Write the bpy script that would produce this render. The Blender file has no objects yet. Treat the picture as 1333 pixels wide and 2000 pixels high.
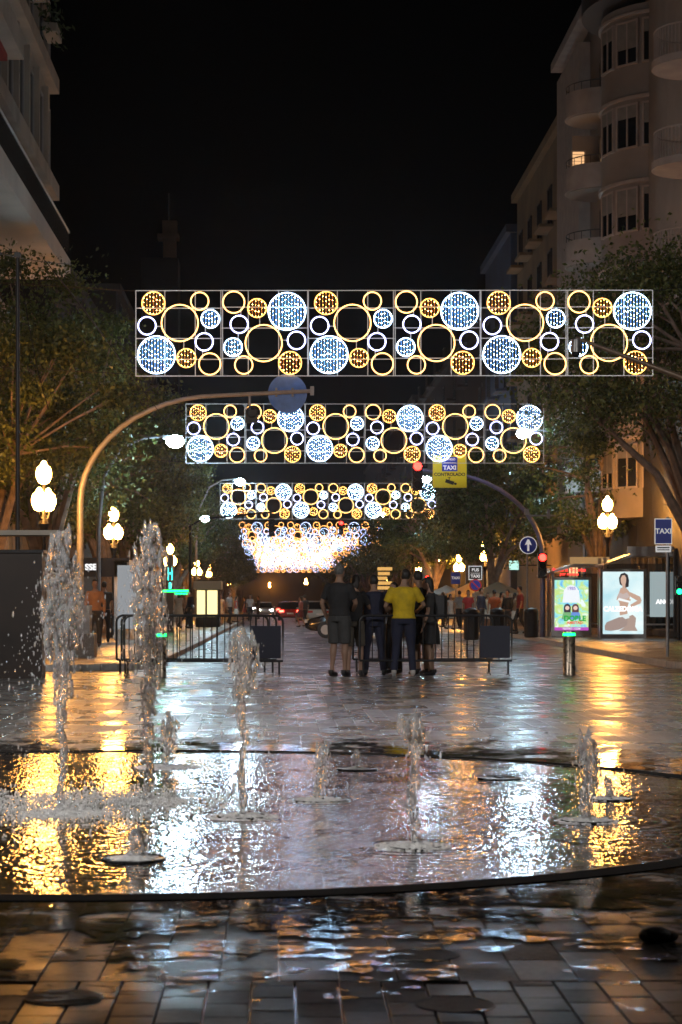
import bpy, bmesh, math, random
import numpy as np
from mathutils import Vector, Matrix
random.seed(7); RNG = np.random.default_rng(7)
PI = math.pi; R = math.radians
S = bpy.context.scene
COL = S.collection

# ------------------------------------------------------------------ camera, sky, exposure
F = 3850.0; VX, VY, CH = 545.0, 1180.0, 1.185
cam = bpy.data.cameras.new('camera'); camo = bpy.data.objects.new('camera', cam); COL.objects.link(camo)
cam.sensor_fit = 'VERTICAL'; cam.sensor_height = 36; cam.sensor_width = 24; cam.lens = F/2000*36
cam.shift_x = (666.5-VX)/2000; cam.shift_y = (VY-1000)/2000
cam.clip_start = .1; cam.clip_end = 2000
cam.dof.use_dof = True; cam.dof.focus_distance = 24; cam.dof.aperture_fstop = 6.3
camo.location = (0, 0, CH); camo.rotation_euler = (PI/2, 0, 0)
S.camera = camo
w = bpy.data.worlds.new('World'); S.world = w; w.use_nodes = True
wn = w.node_tree; bg = wn.nodes['Background']
sky = wn.nodes.new('ShaderNodeTexSky'); sky.sky_type = 'NISHITA'; sky.sun_disc = False
sky.sun_elevation = R(-6); sky.sun_rotation = R(200)
wn.links.new(sky.outputs[0], bg.inputs[0]); bg.inputs[1].default_value = .04
S.view_settings.view_transform = 'Standard'; S.view_settings.look = 'None'
S.view_settings.exposure = 1.55; S.view_settings.gamma = 1; S.view_settings.use_curve_mapping = False
cy = S.cycles
cy.use_denoising = True; cy.max_bounces = 8; cy.diffuse_bounces = 3; cy.glossy_bounces = 4
cy.transmission_bounces = 6; cy.transparent_max_bounces = 10
cy.sample_clamp_indirect = 25; cy.caustics_refractive = False; cy.caustics_reflective = False
try: cy.use_light_tree = True
except Exception: pass

def P(px, py, s):                      # a place seen at (px, py) of the photograph, s pixels per metre
    return ((px-VX)/s, F/s, CH+(VY-py)/s)

# ------------------------------------------------------------------ materials
MATS = {}
def mat(name, col, rough=.6, metal=0, noise=0, nscale=6, bump=0, bscale=40, emit=None, estr=0, sample=True, **kw):
    if name in MATS: return MATS[name]
    m = bpy.data.materials.new(name); m.use_nodes = True; MATS[name] = m
    nt = m.node_tree; b = nt.nodes['Principled BSDF']
    b.inputs['Base Color'].default_value = (*col, 1); b.inputs['Roughness'].default_value = rough
    b.inputs['Metallic'].default_value = metal
    for k, v in kw.items(): b.inputs[k.replace('_', ' ')].default_value = v
    if noise or bump:
        tc = nt.nodes.new('ShaderNodeTexCoord')
    if noise:
        n = nt.nodes.new('ShaderNodeTexNoise'); n.inputs['Scale'].default_value = nscale; n.inputs['Detail'].default_value = 6
        nt.links.new(tc.outputs['Object'], n.inputs['Vector'])
        cr = nt.nodes.new('ShaderNodeValToRGB')
        cr.color_ramp.elements[0].position = .3; cr.color_ramp.elements[1].position = .7
        cr.color_ramp.elements[0].color = (*[c*(1-noise) for c in col], 1)
        cr.color_ramp.elements[1].color = (*[min(1, c*(1+noise)) for c in col], 1)
        nt.links.new(n.outputs[0], cr.inputs[0]); nt.links.new(cr.outputs[0], b.inputs['Base Color'])
        mr = nt.nodes.new('ShaderNodeMapRange'); mr.inputs[3].default_value = max(.02, rough-.15); mr.inputs[4].default_value = min(1, rough+.12)
        nt.links.new(n.outputs[0], mr.inputs[0]); nt.links.new(mr.outputs[0], b.inputs['Roughness'])
    if bump:
        n2 = nt.nodes.new('ShaderNodeTexNoise'); n2.inputs['Scale'].default_value = bscale; n2.inputs['Detail'].default_value = 5
        nt.links.new(tc.outputs['Object'], n2.inputs['Vector'])
        bp = nt.nodes.new('ShaderNodeBump'); bp.inputs['Strength'].default_value = bump; bp.inputs['Distance'].default_value = .01
        nt.links.new(n2.outputs[0], bp.inputs['Height']); nt.links.new(bp.outputs[0], b.inputs['Normal'])
    if emit:
        b.inputs['Emission Color'].default_value = (*emit, 1); b.inputs['Emission Strength'].default_value = estr
        if not sample: m.cycles.emission_sampling = 'NONE'
    return m
def glow(name, col, strength, sample=False):
    if strength <= 2.3 and not name.endswith('_string'): strength *= .36
    return mat(name, (0, 0, 0), .6, emit=col, estr=strength, sample=sample)

M_dark = mat('painted_dark_metal', (.018, .018, .02), .45, .3, noise=.3)
M_black = mat('black_plastic', (.012, .012, .014), .5, noise=.3)
M_grey = mat('galvanised_grey', (.25, .25, .26), .45, .6, noise=.2)
M_pole = mat('painted_grey_pole', (.3, .29, .28), .4, .2, noise=.15)
M_bluepole = mat('painted_blue_grey_pole', (.13, .13, .22), .4, .2, noise=.15)
M_alu = mat('brushed_aluminium', (.4, .39, .38), .35, .8, noise=.15)
M_white = mat('white_paint', (.75, .75, .75), .5)
M_cream = mat('cream_render', (.42, .37, .31), .85, noise=.2, nscale=.8, bump=.3, bscale=12)
M_taupe = mat('taupe_render', (.25, .215, .195), .85, noise=.18, nscale=.6, bump=.3, bscale=10)
M_taupe2 = mat('pale_taupe_trim', (.36, .31, .285), .8, noise=.15, nscale=2)
M_ochre = mat('ochre_render', (.2, .14, .08), .9, noise=.25, nscale=.5)
M_bluef = mat('slate_blue_render', (.05, .07, .12), .8, noise=.25, nscale=.5)
M_brown = mat('brown_render', (.05, .04, .035), .9, noise=.25, nscale=.5)
M_pane = mat('window_glass', (.01, .012, .015), .06, IOR=1.5)
M_frame = mat('window_frame_white', (.4, .38, .37), .6)
M_framed = mat('window_frame_dark', (.05, .045, .045), .5)
M_red = mat('red_awning', (.3, .03, .02), .8, noise=.2)
M_bark = mat('bark', (.22, .16, .12), .85, noise=.35, nscale=5, bump=.8, bscale=18)
M_skin = mat('skin', (.32, .19, .13), .55)
M_hair = mat('dark_hair', (.015, .011, .009), .6, noise=.4, nscale=40)
M_hairg = mat('grey_hair', (.12, .115, .11), .6, noise=.4, nscale=40)
M_steel = mat('nozzle_steel', (.05, .05, .05), .3, .8, noise=.3)
M_blue = mat('sign_blue', (.01, .035, .42), .4)
M_yellow = mat('sign_yellow', (.75, .62, .01), .45)
M_signblack = mat('sign_black', (.01, .01, .01), .5)
M_signred = mat('sign_red', (.5, .02, .02), .4)

# ------------------------------------------------------------------ mesh helpers
class MB:
    def __init__(s): s.v = []; s.f = []; s.m = []
    def add(s, vs, fs, mi=0):
        o = len(s.v); s.v.extend([tuple(v) for v in vs]); s.f.extend([tuple(i+o for i in f) for f in fs]); s.m.extend([mi]*len(fs)); return s
    def box(s, c, d, mi=0, rot=None):
        x, y, z = d[0]/2, d[1]/2, d[2]/2
        vs = [Vector((a*x, b*y, e*z)) for e in (-1, 1) for b in (-1, 1) for a in (-1, 1)]
        if rot is not None: vs = [rot @ v for v in vs]
        vs = [v+Vector(c) for v in vs]
        return s.add(vs, [(0, 2, 3, 1), (4, 5, 7, 6), (0, 1, 5, 4), (2, 6, 7, 3), (0, 4, 6, 2), (1, 3, 7, 5)], mi)
    def b2(s, a, b, mi=0):
        return s.box([(a[i]+b[i])/2 for i in range(3)], [abs(b[i]-a[i]) for i in range(3)], mi)
    def tube(s, pts, rad, n=8, cap=True, mi=0, ell=None):
        pts = [Vector(p) for p in pts]
        if not hasattr(rad, '__len__'): rad = [rad]*len(pts)
        vs = []; ref = None
        for i, p in enumerate(pts):
            t = (pts[min(i+1, len(pts)-1)]-pts[max(i-1, 0)])
            if t.length < 1e-9: t = Vector((0, 0, 1))
            t.normalize()
            if ref is None:
                ref = Vector((0, 1, 0)) if abs(t.y) < .9 else Vector((1, 0, 0))
            a = t.cross(ref).normalized(); b = a.cross(t).normalized(); ref = b
            r = rad[i]; rx, ry = (r if hasattr(r, '__len__') else (r, r))
            for k in range(n):
                an = 2*PI*k/n
                vs.append(p+a*math.cos(an)*rx+b*math.sin(an)*ry)
        fs = [(i*n+k, i*n+(k+1) % n, (i+1)*n+(k+1) % n, (i+1)*n+k) for i in range(len(pts)-1) for k in range(n)]
        if cap: fs += [tuple(reversed(range(n))), tuple((len(pts)-1)*n+k for k in range(n))]
        return s.add(vs, fs, mi)
    def lathe(s, prof, c=(0, 0, 0), n=16, mi=0, cap=True):
        vs = [(c[0]+r*math.cos(2*PI*k/n), c[1]+r*math.sin(2*PI*k/n), c[2]+z) for r, z in prof for k in range(n)]
        fs = [(i*n+k, i*n+(k+1) % n, (i+1)*n+(k+1) % n, (i+1)*n+k) for i in range(len(prof)-1) for k in range(n)]
        if cap: fs += [tuple(reversed(range(n))), tuple((len(prof)-1)*n+k for k in range(n))]
        return s.add(vs, fs, mi)
    def ball(s, c, r, nu=10, nv=7, mi=0):
        if not hasattr(r, '__len__'): r = (r, r, r)
        pr = [(math.sin(PI*(j+.02)/(nv+.04)), -math.cos(PI*(j+.02)/(nv+.04))) for j in range(nv+1)]
        vs = [(c[0]+q*r[0]*math.cos(2*PI*k/nu), c[1]+q*r[1]*math.sin(2*PI*k/nu), c[2]+z*r[2]) for q, z in pr for k in range(nu)]
        fs = [(i*nu+k, i*nu+(k+1) % nu, (i+1)*nu+(k+1) % nu, (i+1)*nu+k) for i in range(nv) for k in range(nu)]
        fs += [tuple(reversed(range(nu))), tuple(nv*nu+k for k in range(nu))]
        return s.add(vs, fs, mi)
    def torus(s, c, R_, r, nu=40, nv=6, mi=0):      # in the XZ plane
        vs = []; fs = []
        for i in range(nu):
            a = 2*PI*i/nu
            for j in range(nv):
                b = 2*PI*j/nv; q = R_+r*math.cos(b)
                vs.append((c[0]+q*math.cos(a), c[1]+r*math.sin(b), c[2]+q*math.sin(a)))
        for i in range(nu):
            for j in range(nv):
                fs.append((i*nv+j, i*nv+(j+1) % nv, ((i+1) % nu)*nv+(j+1) % nv, ((i+1) % nu)*nv+j))
        return s.add(vs, fs, mi)
    def disc(s, c, r, n=32, mi=0, th=0):              # flat in XZ facing -Y
        if th:
            vs = [(c[0]+r*math.cos(2*PI*k/n), c[1]+y, c[2]+r*math.sin(2*PI*k/n)) for y in (-th/2, th/2) for k in range(n)]
            fs = [tuple(range(n)), tuple(reversed(range(n, 2*n)))]+[(k, n+k, n+(k+1) % n, (k+1) % n) for k in range(n)]
            return s.add(vs, fs, mi)
        return s.add([(c[0]+r*math.cos(2*PI*k/n), c[1], c[2]+r*math.sin(2*PI*k/n)) for k in range(n)], [tuple(range(n))], mi)
    def poly(s, pts, y=0, mi=0):
        return s.add([(p[0], y, p[1]) for p in pts], [tuple(range(len(pts)))], mi)
    def mesh(s, name, mats, smooth=True):
        me = bpy.data.meshes.new(name); me.from_pydata(s.v, [], s.f)
        for m in (mats if isinstance(mats, (list, tuple)) else [mats]): me.materials.append(m)
        if any(s.m): me.polygons.foreach_set('material_index', s.m)
        me.update()
        if smooth: soft(me)
        return me
    def obj(s, name, mats, parent=None, loc=None, smooth=True):
        return link(name, s.mesh(name, mats, smooth), parent, loc)
def soft(me, ang=38):
    me.polygons.foreach_set('use_smooth', [True]*len(me.polygons))
    try: me.set_sharp_from_angle(angle=R(ang))
    except Exception: pass
def link(name, me, parent=None, loc=None, rz=None):
    o = bpy.data.objects.new(name, me); COL.objects.link(o)
    if parent: o.parent = parent
    if loc is not None: o.location = loc
    if rz is not None: o.rotation_euler = (0, 0, rz)
    return o
def tag(o, label=None, cat=None, group=None, kind=None):
    if label: o['label'] = label
    if cat: o['category'] = cat
    if group: o['group'] = group
    if kind: o['kind'] = kind
    return o
def thing(name, label, cat, loc=(0, 0, 0), rz=0, group=None):
    o = bpy.data.objects.new(name, None); COL.objects.link(o); o.location = loc; o.rotation_euler = (0, 0, rz)
    o.empty_display_size = .2
    return tag(o, label, cat, group)
def copy_tree(o, parent=None):
    c = o.copy(); COL.objects.link(c)
    if parent: c.parent = parent
    for ch in list(o.children): copy_tree(ch, c)
    return c
def dup(o, label, loc=None, rz=None, sc=None, group=None):
    c = copy_tree(o); c['label'] = label
    if loc is not None: c.location = loc
    if rz is not None: c.rotation_euler = (0, 0, rz)
    if sc: c.scale = (sc, sc, sc)
    if group: c['group'] = group
    return c
def text(body, size, mats, parent, loc, rot=(PI/2, 0, 0), align='CENTER', ext=.002, name='lettering', bold=0, sx=1):
    cu = bpy.data.curves.new('t', 'FONT'); cu.body = body; cu.size = size; cu.align_x = align; cu.align_y = 'CENTER'; cu.extrude = ext; cu.offset = bold
    cu.space_line = .95
    t = bpy.data.objects.new('t', cu); COL.objects.link(t)
    bpy.context.view_layer.update()
    me = bpy.data.meshes.new_from_object(t.evaluated_get(bpy.context.evaluated_depsgraph_get()))
    bpy.data.objects.remove(t); bpy.data.curves.remove(cu)
    me.name = name; me.materials.clear(); me.materials.append(mats)
    o = link(name, me, parent, loc); o.rotation_euler = rot; o.scale = (sx, 1, 1)
    return o
def remesh(mb, name, mats, voxel, smooth_it=2):
    o = mb.obj('tmp', mats, smooth=False)
    md = o.modifiers.new('r', 'REMESH'); md.mode = 'VOXEL'; md.voxel_size = voxel; md.use_smooth_shade = True
    if smooth_it:
        s2 = o.modifiers.new('s', 'SMOOTH'); s2.factor = .5; s2.iterations = smooth_it
    bpy.context.view_layer.update()
    me = bpy.data.meshes.new_from_object(o.evaluated_get(bpy.context.evaluated_depsgraph_get()))
    me.name = name
    if not me.materials:
        for m in (mats if isinstance(mats, (list, tuple)) else [mats]): me.materials.append(m)
    old = o.data; bpy.data.objects.remove(o); bpy.data.meshes.remove(old)
    me.polygons.foreach_set('use_smooth', [True]*len(me.polygons))
    return me

# ------------------------------------------------------------------ ground, roads, pavements
def node_water_stone(name, base, dampr=.32, wet=True, tile_var=.25, spec=.5):
    m = bpy.data.materials.new(name); m.use_nodes = True; nt = m.node_tree; L = nt.links.new
    b = nt.nodes['Principled BSDF']
    geo = nt.nodes.new('ShaderNodeNewGeometry'); pos = geo.outputs['Position']
    n1 = nt.nodes.new('ShaderNodeTexNoise'); n1.inputs['Scale'].default_value = 1.3; n1.inputs['Detail'].default_value = 5; L(pos, n1.inputs['Vector'])
    n2 = nt.nodes.new('ShaderNodeTexNoise'); n2.inputs['Scale'].default_value = 38; n2.inputs['Detail'].default_value = 6; L(pos, n2.inputs['Vector'])
    # a value of its own for each slab, from the island it belongs to and from its object
    oi = nt.nodes.new('ShaderNodeObjectInfo')
    ad = nt.nodes.new('ShaderNodeMath'); ad.operation = 'ADD'; L(geo.outputs['Random Per Island'], ad.inputs[0]); L(oi.outputs['Random'], ad.inputs[1])
    fr = nt.nodes.new('ShaderNodeMath'); fr.operation = 'FRACT'; L(ad.outputs[0], fr.inputs[0])
    mr = nt.nodes.new('ShaderNodeMapRange'); mr.inputs[3].default_value = 1-tile_var; mr.inputs[4].default_value = 1+tile_var; L(fr.outputs[0], mr.inputs[0])
    cr = nt.nodes.new('ShaderNodeValToRGB'); cr.color_ramp.elements[0].position = .3; cr.color_ramp.elements[1].position = .72
    cr.color_ramp.elements[0].color = (*[c*.6 for c in base], 1); cr.color_ramp.elements[1].color = (*[c*1.35 for c in base], 1)
    L(n2.outputs[0], cr.inputs[0])
    mx = nt.nodes.new('ShaderNodeMix'); mx.data_type = 'RGBA'; mx.blend_type = 'MULTIPLY'; mx.inputs[0].default_value = 1
    L(cr.outputs[0], mx.inputs[6]); L(mr.outputs[0], mx.inputs[7]); L(mx.outputs[2], b.inputs['Base Color'])
    # damp patches: smoother where water lies
    r2 = nt.nodes.new('ShaderNodeMapRange'); r2.inputs[1].default_value = .38; r2.inputs[2].default_value = .62
    r2.inputs[3].default_value = dampr*.62; r2.inputs[4].default_value = dampr*1.3; L(n1.outputs[0], r2.inputs[0])
    a2 = nt.nodes.new('ShaderNodeMath'); a2.operation = 'MULTIPLY_ADD'; a2.inputs[1].default_value = .14; L(fr.outputs[0], a2.inputs[0]); L(r2.outputs[0], a2.inputs[2])
    s2 = nt.nodes.new('ShaderNodeMath'); s2.operation = 'SUBTRACT'; s2.inputs[1].default_value = .07; L(a2.outputs[0], s2.inputs[0]); spy = nt.nodes.new('ShaderNodeSeparateXYZ'); L(pos, spy.inputs[0]); dryr = nt.nodes.new('ShaderNodeMapRange'); dryr.inputs[1].default_value = 7.0; dryr.inputs[2].default_value = 8.6; dryr.inputs[3].default_value = .12; dryr.inputs[4].default_value = 0; L(spy.outputs[1], dryr.inputs[0]); s3 = nt.nodes.new('ShaderNodeMath'); s3.operation = 'ADD'; L(s2.outputs[0], s3.inputs[0]); L(dryr.outputs[0], s3.inputs[1]); s2 = s3; L(s2.outputs[0], b.inputs['Roughness'])
    n3 = nt.nodes.new('ShaderNodeTexNoise'); n3.inputs['Scale'].default_value = 220; n3.inputs['Detail'].default_value = 3; L(pos, n3.inputs['Vector'])
    hm_ = nt.nodes.new('ShaderNodeMath'); hm_.operation = 'MULTIPLY_ADD'; hm_.inputs[1].default_value = .3; L(n3.outputs[0], hm_.inputs[0]); L(n2.outputs[0], hm_.inputs[2])
    bp = nt.nodes.new('ShaderNodeBump'); bp.inputs['Strength'].default_value = .2; bp.inputs['Distance'].default_value = .003
    L(hm_.outputs[0], bp.inputs['Height']); L(bp.outputs[0], b.inputs['Normal'])
    b.inputs['Specular IOR Level'].default_value = spec
    MATS[name] = m; return m
M_tile = node_water_stone('wet_paving_stone', (.15, .142, .134), .30, spec=.65)
M_brickp = node_water_stone('wet_small_paver', (.075, .068, .062), .33)
M_pave = node_water_stone('pavement_stone', (.2, .16, .13), .42, tile_var=.15)
M_asph = node_water_stone('damp_asphalt', (.055, .055, .06), .36, tile_var=0)
M_kerb = mat('kerb_stone', (.36, .34, .32), .55, noise=.25, nscale=6, bump=.3)
M_bed = mat('wet_mortar_bed', (.05, .045, .04), .12, noise=.3, nscale=20)
M_line = mat('road_paint', (.6, .6, .6), .5, noise=.3, nscale=9)

PLZ = 33.3            # far edge of the plaza
g = MB().b2((-500, -60, -.5), (500, 900, -.16)).obj('ground', mat('earth', (.03, .028, .025), .9, noise=.3)); tag(g, kind='structure')
# carriageway sheet
rd = MB(); rd.b2((-60, PLZ+.25, -.16), (60, 620, -.055)); o = rd.obj('road', M_asph); tag(o, kind='structure')
# kerb of the plaza
kb = MB()
for i in range(60):
    kb.b2((-30+i*1.0, PLZ, -.15), (-30+i*1.0+.985, PLZ+.25, -.004+random.uniform(-.001, .001)))
tag(kb.obj('plaza_kerb', M_kerb), kind='structure')
plaza = MB().b2((-30, -25, -.159), (30, PLZ, -.012)).obj('plaza_paving', M_bed); tag(plaza, kind='structure')

CX, CY, CR = -.90, 11.87, 3.96       # round fountain basin let into the plaza
def tile_mesh(name, lx, ly, m, h=.05):
    e = .002
    mb = MB(); vs = []
    for z, k in ((-h, 0), (-e*.6, 0), (0, e)):
        for a, b in ((-1, -1), (1, -1), (1, 1), (-1, 1)):
            vs.append((a*(lx/2-k), b*(ly/2-k), z))
    fs = [(8, 9, 10, 11)]
    for j in (0, 1):
        for k in range(4): fs.append((j*4+k, j*4+(k+1) % 4, (j+1)*4+(k+1) % 4, (j+1)*4+k))
    mb.add(vs, fs); return mb.mesh(name, m, False), vs, fs
def lay(name, m, x0, x1, y0, y1, tx, ty, gap, limit, seed):
    rnd = random.Random(seed)
    me, vs, fs = tile_mesh(name, tx-gap, ty-gap, m)
    spots = []
    ny = int((y1-y0)/ty); nx = int((x1-x0)/tx)
    for i in range(nx):
        off = (i % 2)*ty*.5 + rnd.uniform(-.02, .02)
        for j in range(-1, ny+1):
            x = x0+(i+.5)*tx; y = y0+(j+.5)*ty+off
            lo, hi = max(y-ty/2, y0), min(y+ty/2, y1)
            if hi-lo < .05: continue
            y = (lo+hi)/2; cut = (hi-lo)/ty
            s = F/y; px = VX+x*s; py = VY+CH*s
            vis = -40 < px < 1373 and py < 2030
            spots.append((not vis, y if vis else 999, x, y, cut))
    spots.sort()
    rest = MB()
    for q, (nv, _, x, y, cut) in enumerate(spots):
        z = rnd.uniform(-.0008, .0006); rx = rnd.gauss(0, .0012); ry = rnd.gauss(0, .0016)
        if q < limit and not nv:
            o = link(name, me, plaza, (x, y, z)); o.rotation_euler = (rx, ry, rnd.gauss(0, .003)); o.scale = (1, cut, 1)
        else:
            rest.add([(x+a, y+b*cut, z+c+(rx*b if c > -.04 else 0)-(ry*a if c > -.04 else 0)) for a, b, c in vs], fs)
    ro = rest.obj(name, m, plaza, smooth=False); ro['kind'] = 'stuff'
lay('paving_tile', M_tile, -9.5, 12.9, 6.2, PLZ-.01, .19, .36, .005, 300, 3)
lay('paving_brick', M_brickp, -4, 5, 3.0, 6.195, .135, .19, .008, 110, 4)
for nm, xx0, xx1 in (('paving_slab', -30, -9.51), ('paving_slab', 12.91, 30)):
    o = MB().b2((xx0, 3, -.1), (xx1, PLZ-.01, -.001)).obj(nm, M_tile, plaza)
o = MB().b2((-30, -25, -.1), (30, 2.99, -.001)).obj('paving_slab', M_tile, plaza)

# left and right pavements, raised, with curved corners
def arc(cx_, cy_, r, a0, a1, n=10): return [(cx_+r*math.cos(R(a0+(a1-a0)*i/n)), cy_+r*math.sin(R(a0+(a1-a0)*i/n))) for i in range(n+1)]
def pavement(name, outline, z=.06, zb=-.05):
    n = len(outline); vs = [(x, y, zb) for x, y in outline]+[(x, y, z) for x, y in outline]
    fs = [tuple(range(n, 2*n)), tuple(reversed(range(n)))]+[(k, (k+1) % n, n+(k+1) % n, n+k) for k in range(n)]
    me = MB().add(vs, fs).mesh(name, M_pave, False)
    bm = bmesh.new(); bm.from_mesh(me); bmesh.ops.recalc_face_normals(bm, faces=bm.faces); bm.to_mesh(me); bm.free()
    o = link(name, me); return tag(o, kind='structure')
def kerb_along(pts, parent, side):
    seg = 0
    for (x0, y0), (x1, y1) in zip(pts[:-1], pts[1:]):
        L_ = math.hypot(x1-x0, y1-y0); n = max(1, int(L_/1.0))
        if y0 > 120: n = max(1, n//12)
        for i in range(n):
            a = Vector((x0+(x1-x0)*i/n, y0+(y1-y0)*i/n)); b = Vector((x0+(x1-x0)*(i+1)/n, y0+(y1-y0)*(i+1)/n))
            mid = (a+b)/2; d = (b-a); ang = math.atan2(d.y, d.x)
            nrm = Vector((-d.y, d.x)).normalized()*side*.075
            o = MB().box((0, 0, 0), (d.length-.012, .15, .135)).obj('kerb_stone', M_kerb, parent, (mid.x+nrm.x, mid.y+nrm.y, .0))
            o.rotation_euler = (0, 0, ang)
LK = [(-30, 36.4)]+[(-5.2, 36.4)]+arc(-4.9, 38.8, 2.4, -80, -5, 8)+[(-2.5, 60), (-2.6, 120), (-2.7, 600)]
lp = pavement('pavement', LK+[(-30, 600)])
kerb_along(LK[1:], lp, -1)
RK = [(30, 36.6)]+[(9.8, 36.6)]+list(reversed(arc(10.1, 39.0, 2.4, -170, -100, 8)))+[(8.1, 52), (8.75, 66), (9.0, 90), (9.0, 600)]
rp = pavement('pavement', [p for p in RK]+[(30, 600)])
kerb_along(RK[1:], rp, 1)
# road paint
pt = MB()
for y in range(96, 420, 9): pt.box((2.9, y, -.0505), (.12, 4, .001))
for k in range(13): pt.box((-2.1+k*.85, 84, -.0505), (.45, 3.2, .001))
tag(pt.obj('road_marking', M_line), kind='structure')

# ------------------------------------------------------------------ water
def water_film():
    m = bpy.data.materials.new('water_film'); m.use_nodes = True; nt = m.node_tree; L = nt.links.new
    for n in list(nt.nodes):
        if n.type != 'OUTPUT_MATERIAL': nt.nodes.remove(n)
    out = [n for n in nt.nodes if n.type == 'OUTPUT_MATERIAL'][0]
    N = lambda t, **k: (lambda q: ([q.inputs.__getitem__(a).__setattr__('default_value', v) for a, v in k.items()], q)[1])(nt.nodes.new(t))
    geo = N('ShaderNodeNewGeometry'); pos = geo.outputs['Position']
    def mth(op, a, b=None, c=None):
        q = nt.nodes.new('ShaderNodeMath'); q.operation = op
        for i, x in enumerate((a, b, c)):
            if x is None: continue
            if isinstance(x, (int, float)): q.inputs[i].default_value = x
            else: L(x, q.inputs[i])
        return q.outputs[0]
    def noise(scale, det=3, sx=1, sy=1, d=0):
        mp = nt.nodes.new('ShaderNodeMapping'); mp.inputs['Scale'].default_value = (sx, sy, 1); L(pos, mp.inputs['Vector'])
        q = nt.nodes.new('ShaderNodeTexNoise'); q.inputs['Scale'].default_value = scale; q.inputs['Detail'].default_value = det; q.inputs['Distortion'].default_value = d
        L(mp.outputs[0], q.inputs['Vector']); return q.outputs[0]
    # distance from the basin centre
    sp = nt.nodes.new('ShaderNodeSeparateXYZ'); L(pos, sp.inputs[0])
    dx = mth('SUBTRACT', sp.outputs[0], CX); dy = mth('SUBTRACT', sp.outputs[1], CY)
    rr = mth('SQRT', mth('ADD', mth('MULTIPLY', dx, dx), mth('MULTIPLY', dy, dy)))
    nz = noise(2.6, 6, .8, 1.3, .6)
    edge = mth('ADD', mth('SUBTRACT', CR+.8, rr), mth('ADD', mth('MULTIPLY', mth('SUBTRACT', nz, .5), 6.5), mth('MULTIPLY', mth('SUBTRACT', noise(9, 4, .8, 1.6, .5), .5), 7.5)))
    mask = nt.nodes.new('ShaderNodeMapRange'); mask.interpolation_type = 'SMOOTHSTEP'; mask.inputs[1].default_value = -.03; mask.inputs[2].default_value = .06; L(edge, mask.inputs[0])
    inside = nt.nodes.new('ShaderNodeMapRange'); inside.inputs[1].default_value = CR+.02; inside.inputs[2].default_value = CR-.02; L(rr, inside.inputs[0])
    mk = mth('MAXIMUM', mask.outputs[0], inside.outputs[0])
    # ripples: lively inside the basin, calmer on the spill round it
    h = mth('ADD', mth('ADD', mth('MULTIPLY', noise(4.5, 1, 1, 1, .8), .55), mth('MULTIPLY', noise(13, 2, 1.6, .8, .6), .55)), mth('MULTIPLY', noise(34, 2, 1.5, .5, .4), .26))
    calm = mth('ADD', mth('MULTIPLY', noise(.9, 2), 1.7), .15)
    amp = mth('MULTIPLY', mth('ADD', mth('MULTIPLY', inside.outputs[0], .78), .2), calm)
    for px_, py_ in ((475, 1597), (625, 1565), (808, 1655), (1148, 1605), (264, 1680), (975, 1522), (697, 1504)):
        s_ = (py_-VY)/CH; ex = mth('SUBTRACT', sp.outputs[0], (px_-VX)/s_); ey = mth('SUBTRACT', sp.outputs[1], F/s_)
        d_ = mth('SQRT', mth('ADD', mth('MULTIPLY', ex, ex), mth('MULTIPLY', ey, ey)))
        fall = mth('MAXIMUM', mth('SUBTRACT', 1, mth('MULTIPLY', d_, 1.15)), 0)
        h = mth('ADD', h, mth('MULTIPLY', mth('MULTIPLY', mth('SINE', mth('MULTIPLY', d_, 62)), fall), .22))
    bp = nt.nodes.new('ShaderNodeBump'); bp.inputs['Distance'].default_value = .0062; L(mth('MULTIPLY', h, amp), bp.inputs['Height']); bp.inputs['Strength'].default_value = 1
    gl = N('ShaderNodeBsdfGlossy'); gl.inputs['Roughness'].default_value = .02; L(bp.outputs[0], gl.inputs['Normal']); gl.inputs['Color'].default_value = (1, 1, 1, 1)
    tr = N('ShaderNodeBsdfTransparent'); tr.inputs['Color'].default_value = (.32, .32, .31, 1)
    fz = N('ShaderNodeFresnel'); fz.inputs['IOR'].default_value = 1.45; L(bp.outputs[0], fz.inputs['Normal'])
    mx = N('ShaderNodeMixShader'); L(fz.outputs[0], mx.inputs[0]); L(tr.outputs[0], mx.inputs[1]); L(gl.outputs[0], mx.inputs[2])
    t2 = N('ShaderNodeBsdfTransparent')
    m2 = N('ShaderNodeMixShader'); L(mk, m2.inputs[0]); L(t2.outputs[0], m2.inputs[1]); L(mx.outputs[0], m2.inputs[2]); L(m2.outputs[0], out.inputs['Surface'])
    return m
M_film = water_film()
o = MB().add([(-7, 5.2, .0045), (8, 5.2, .0045), (8, 18, .0045), (-7, 18, .0045)], [(0, 1, 2, 3)]).obj('water', M_film); tag(o, kind='structure')

def ring_band(r0, r1, z, n=160, zb=-.03):
    mb = MB(); vs = []
    for k in range(n):
        c, s_ = math.cos(2*PI*k/n), math.sin(2*PI*k/n)
        for r, zz in ((r0, zb), (r0, z), (r1, z), (r1, zb)): vs.append((CX+r*c, CY+r*s_, zz))
    fs = []
    for k in range(n):
        a, b = k*4, ((k+1) % n)*4
        for j in range(3): fs.append((a+j, a+j+1, b+j+1, b+j))
    return mb.add(vs, fs)
dr = thing('drain_channel', 'long curved black drain channel ringing the fountain basin in the paving', 'drain', (CX, CY, 0))
o = ring_band(CR-.085, CR+.085, .0085).obj('channel_cover', mat('black_drain', (.004, .004, .004), .9, noise=.2, nscale=30, Specular_IOR_Level=.05), dr); o.location = (-CX, -CY, 0)
o = ring_band(CR-.10, CR-.086, .0075).obj('edge_strip', M_steel, dr); o.location = (-CX, -CY, 0)

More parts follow.
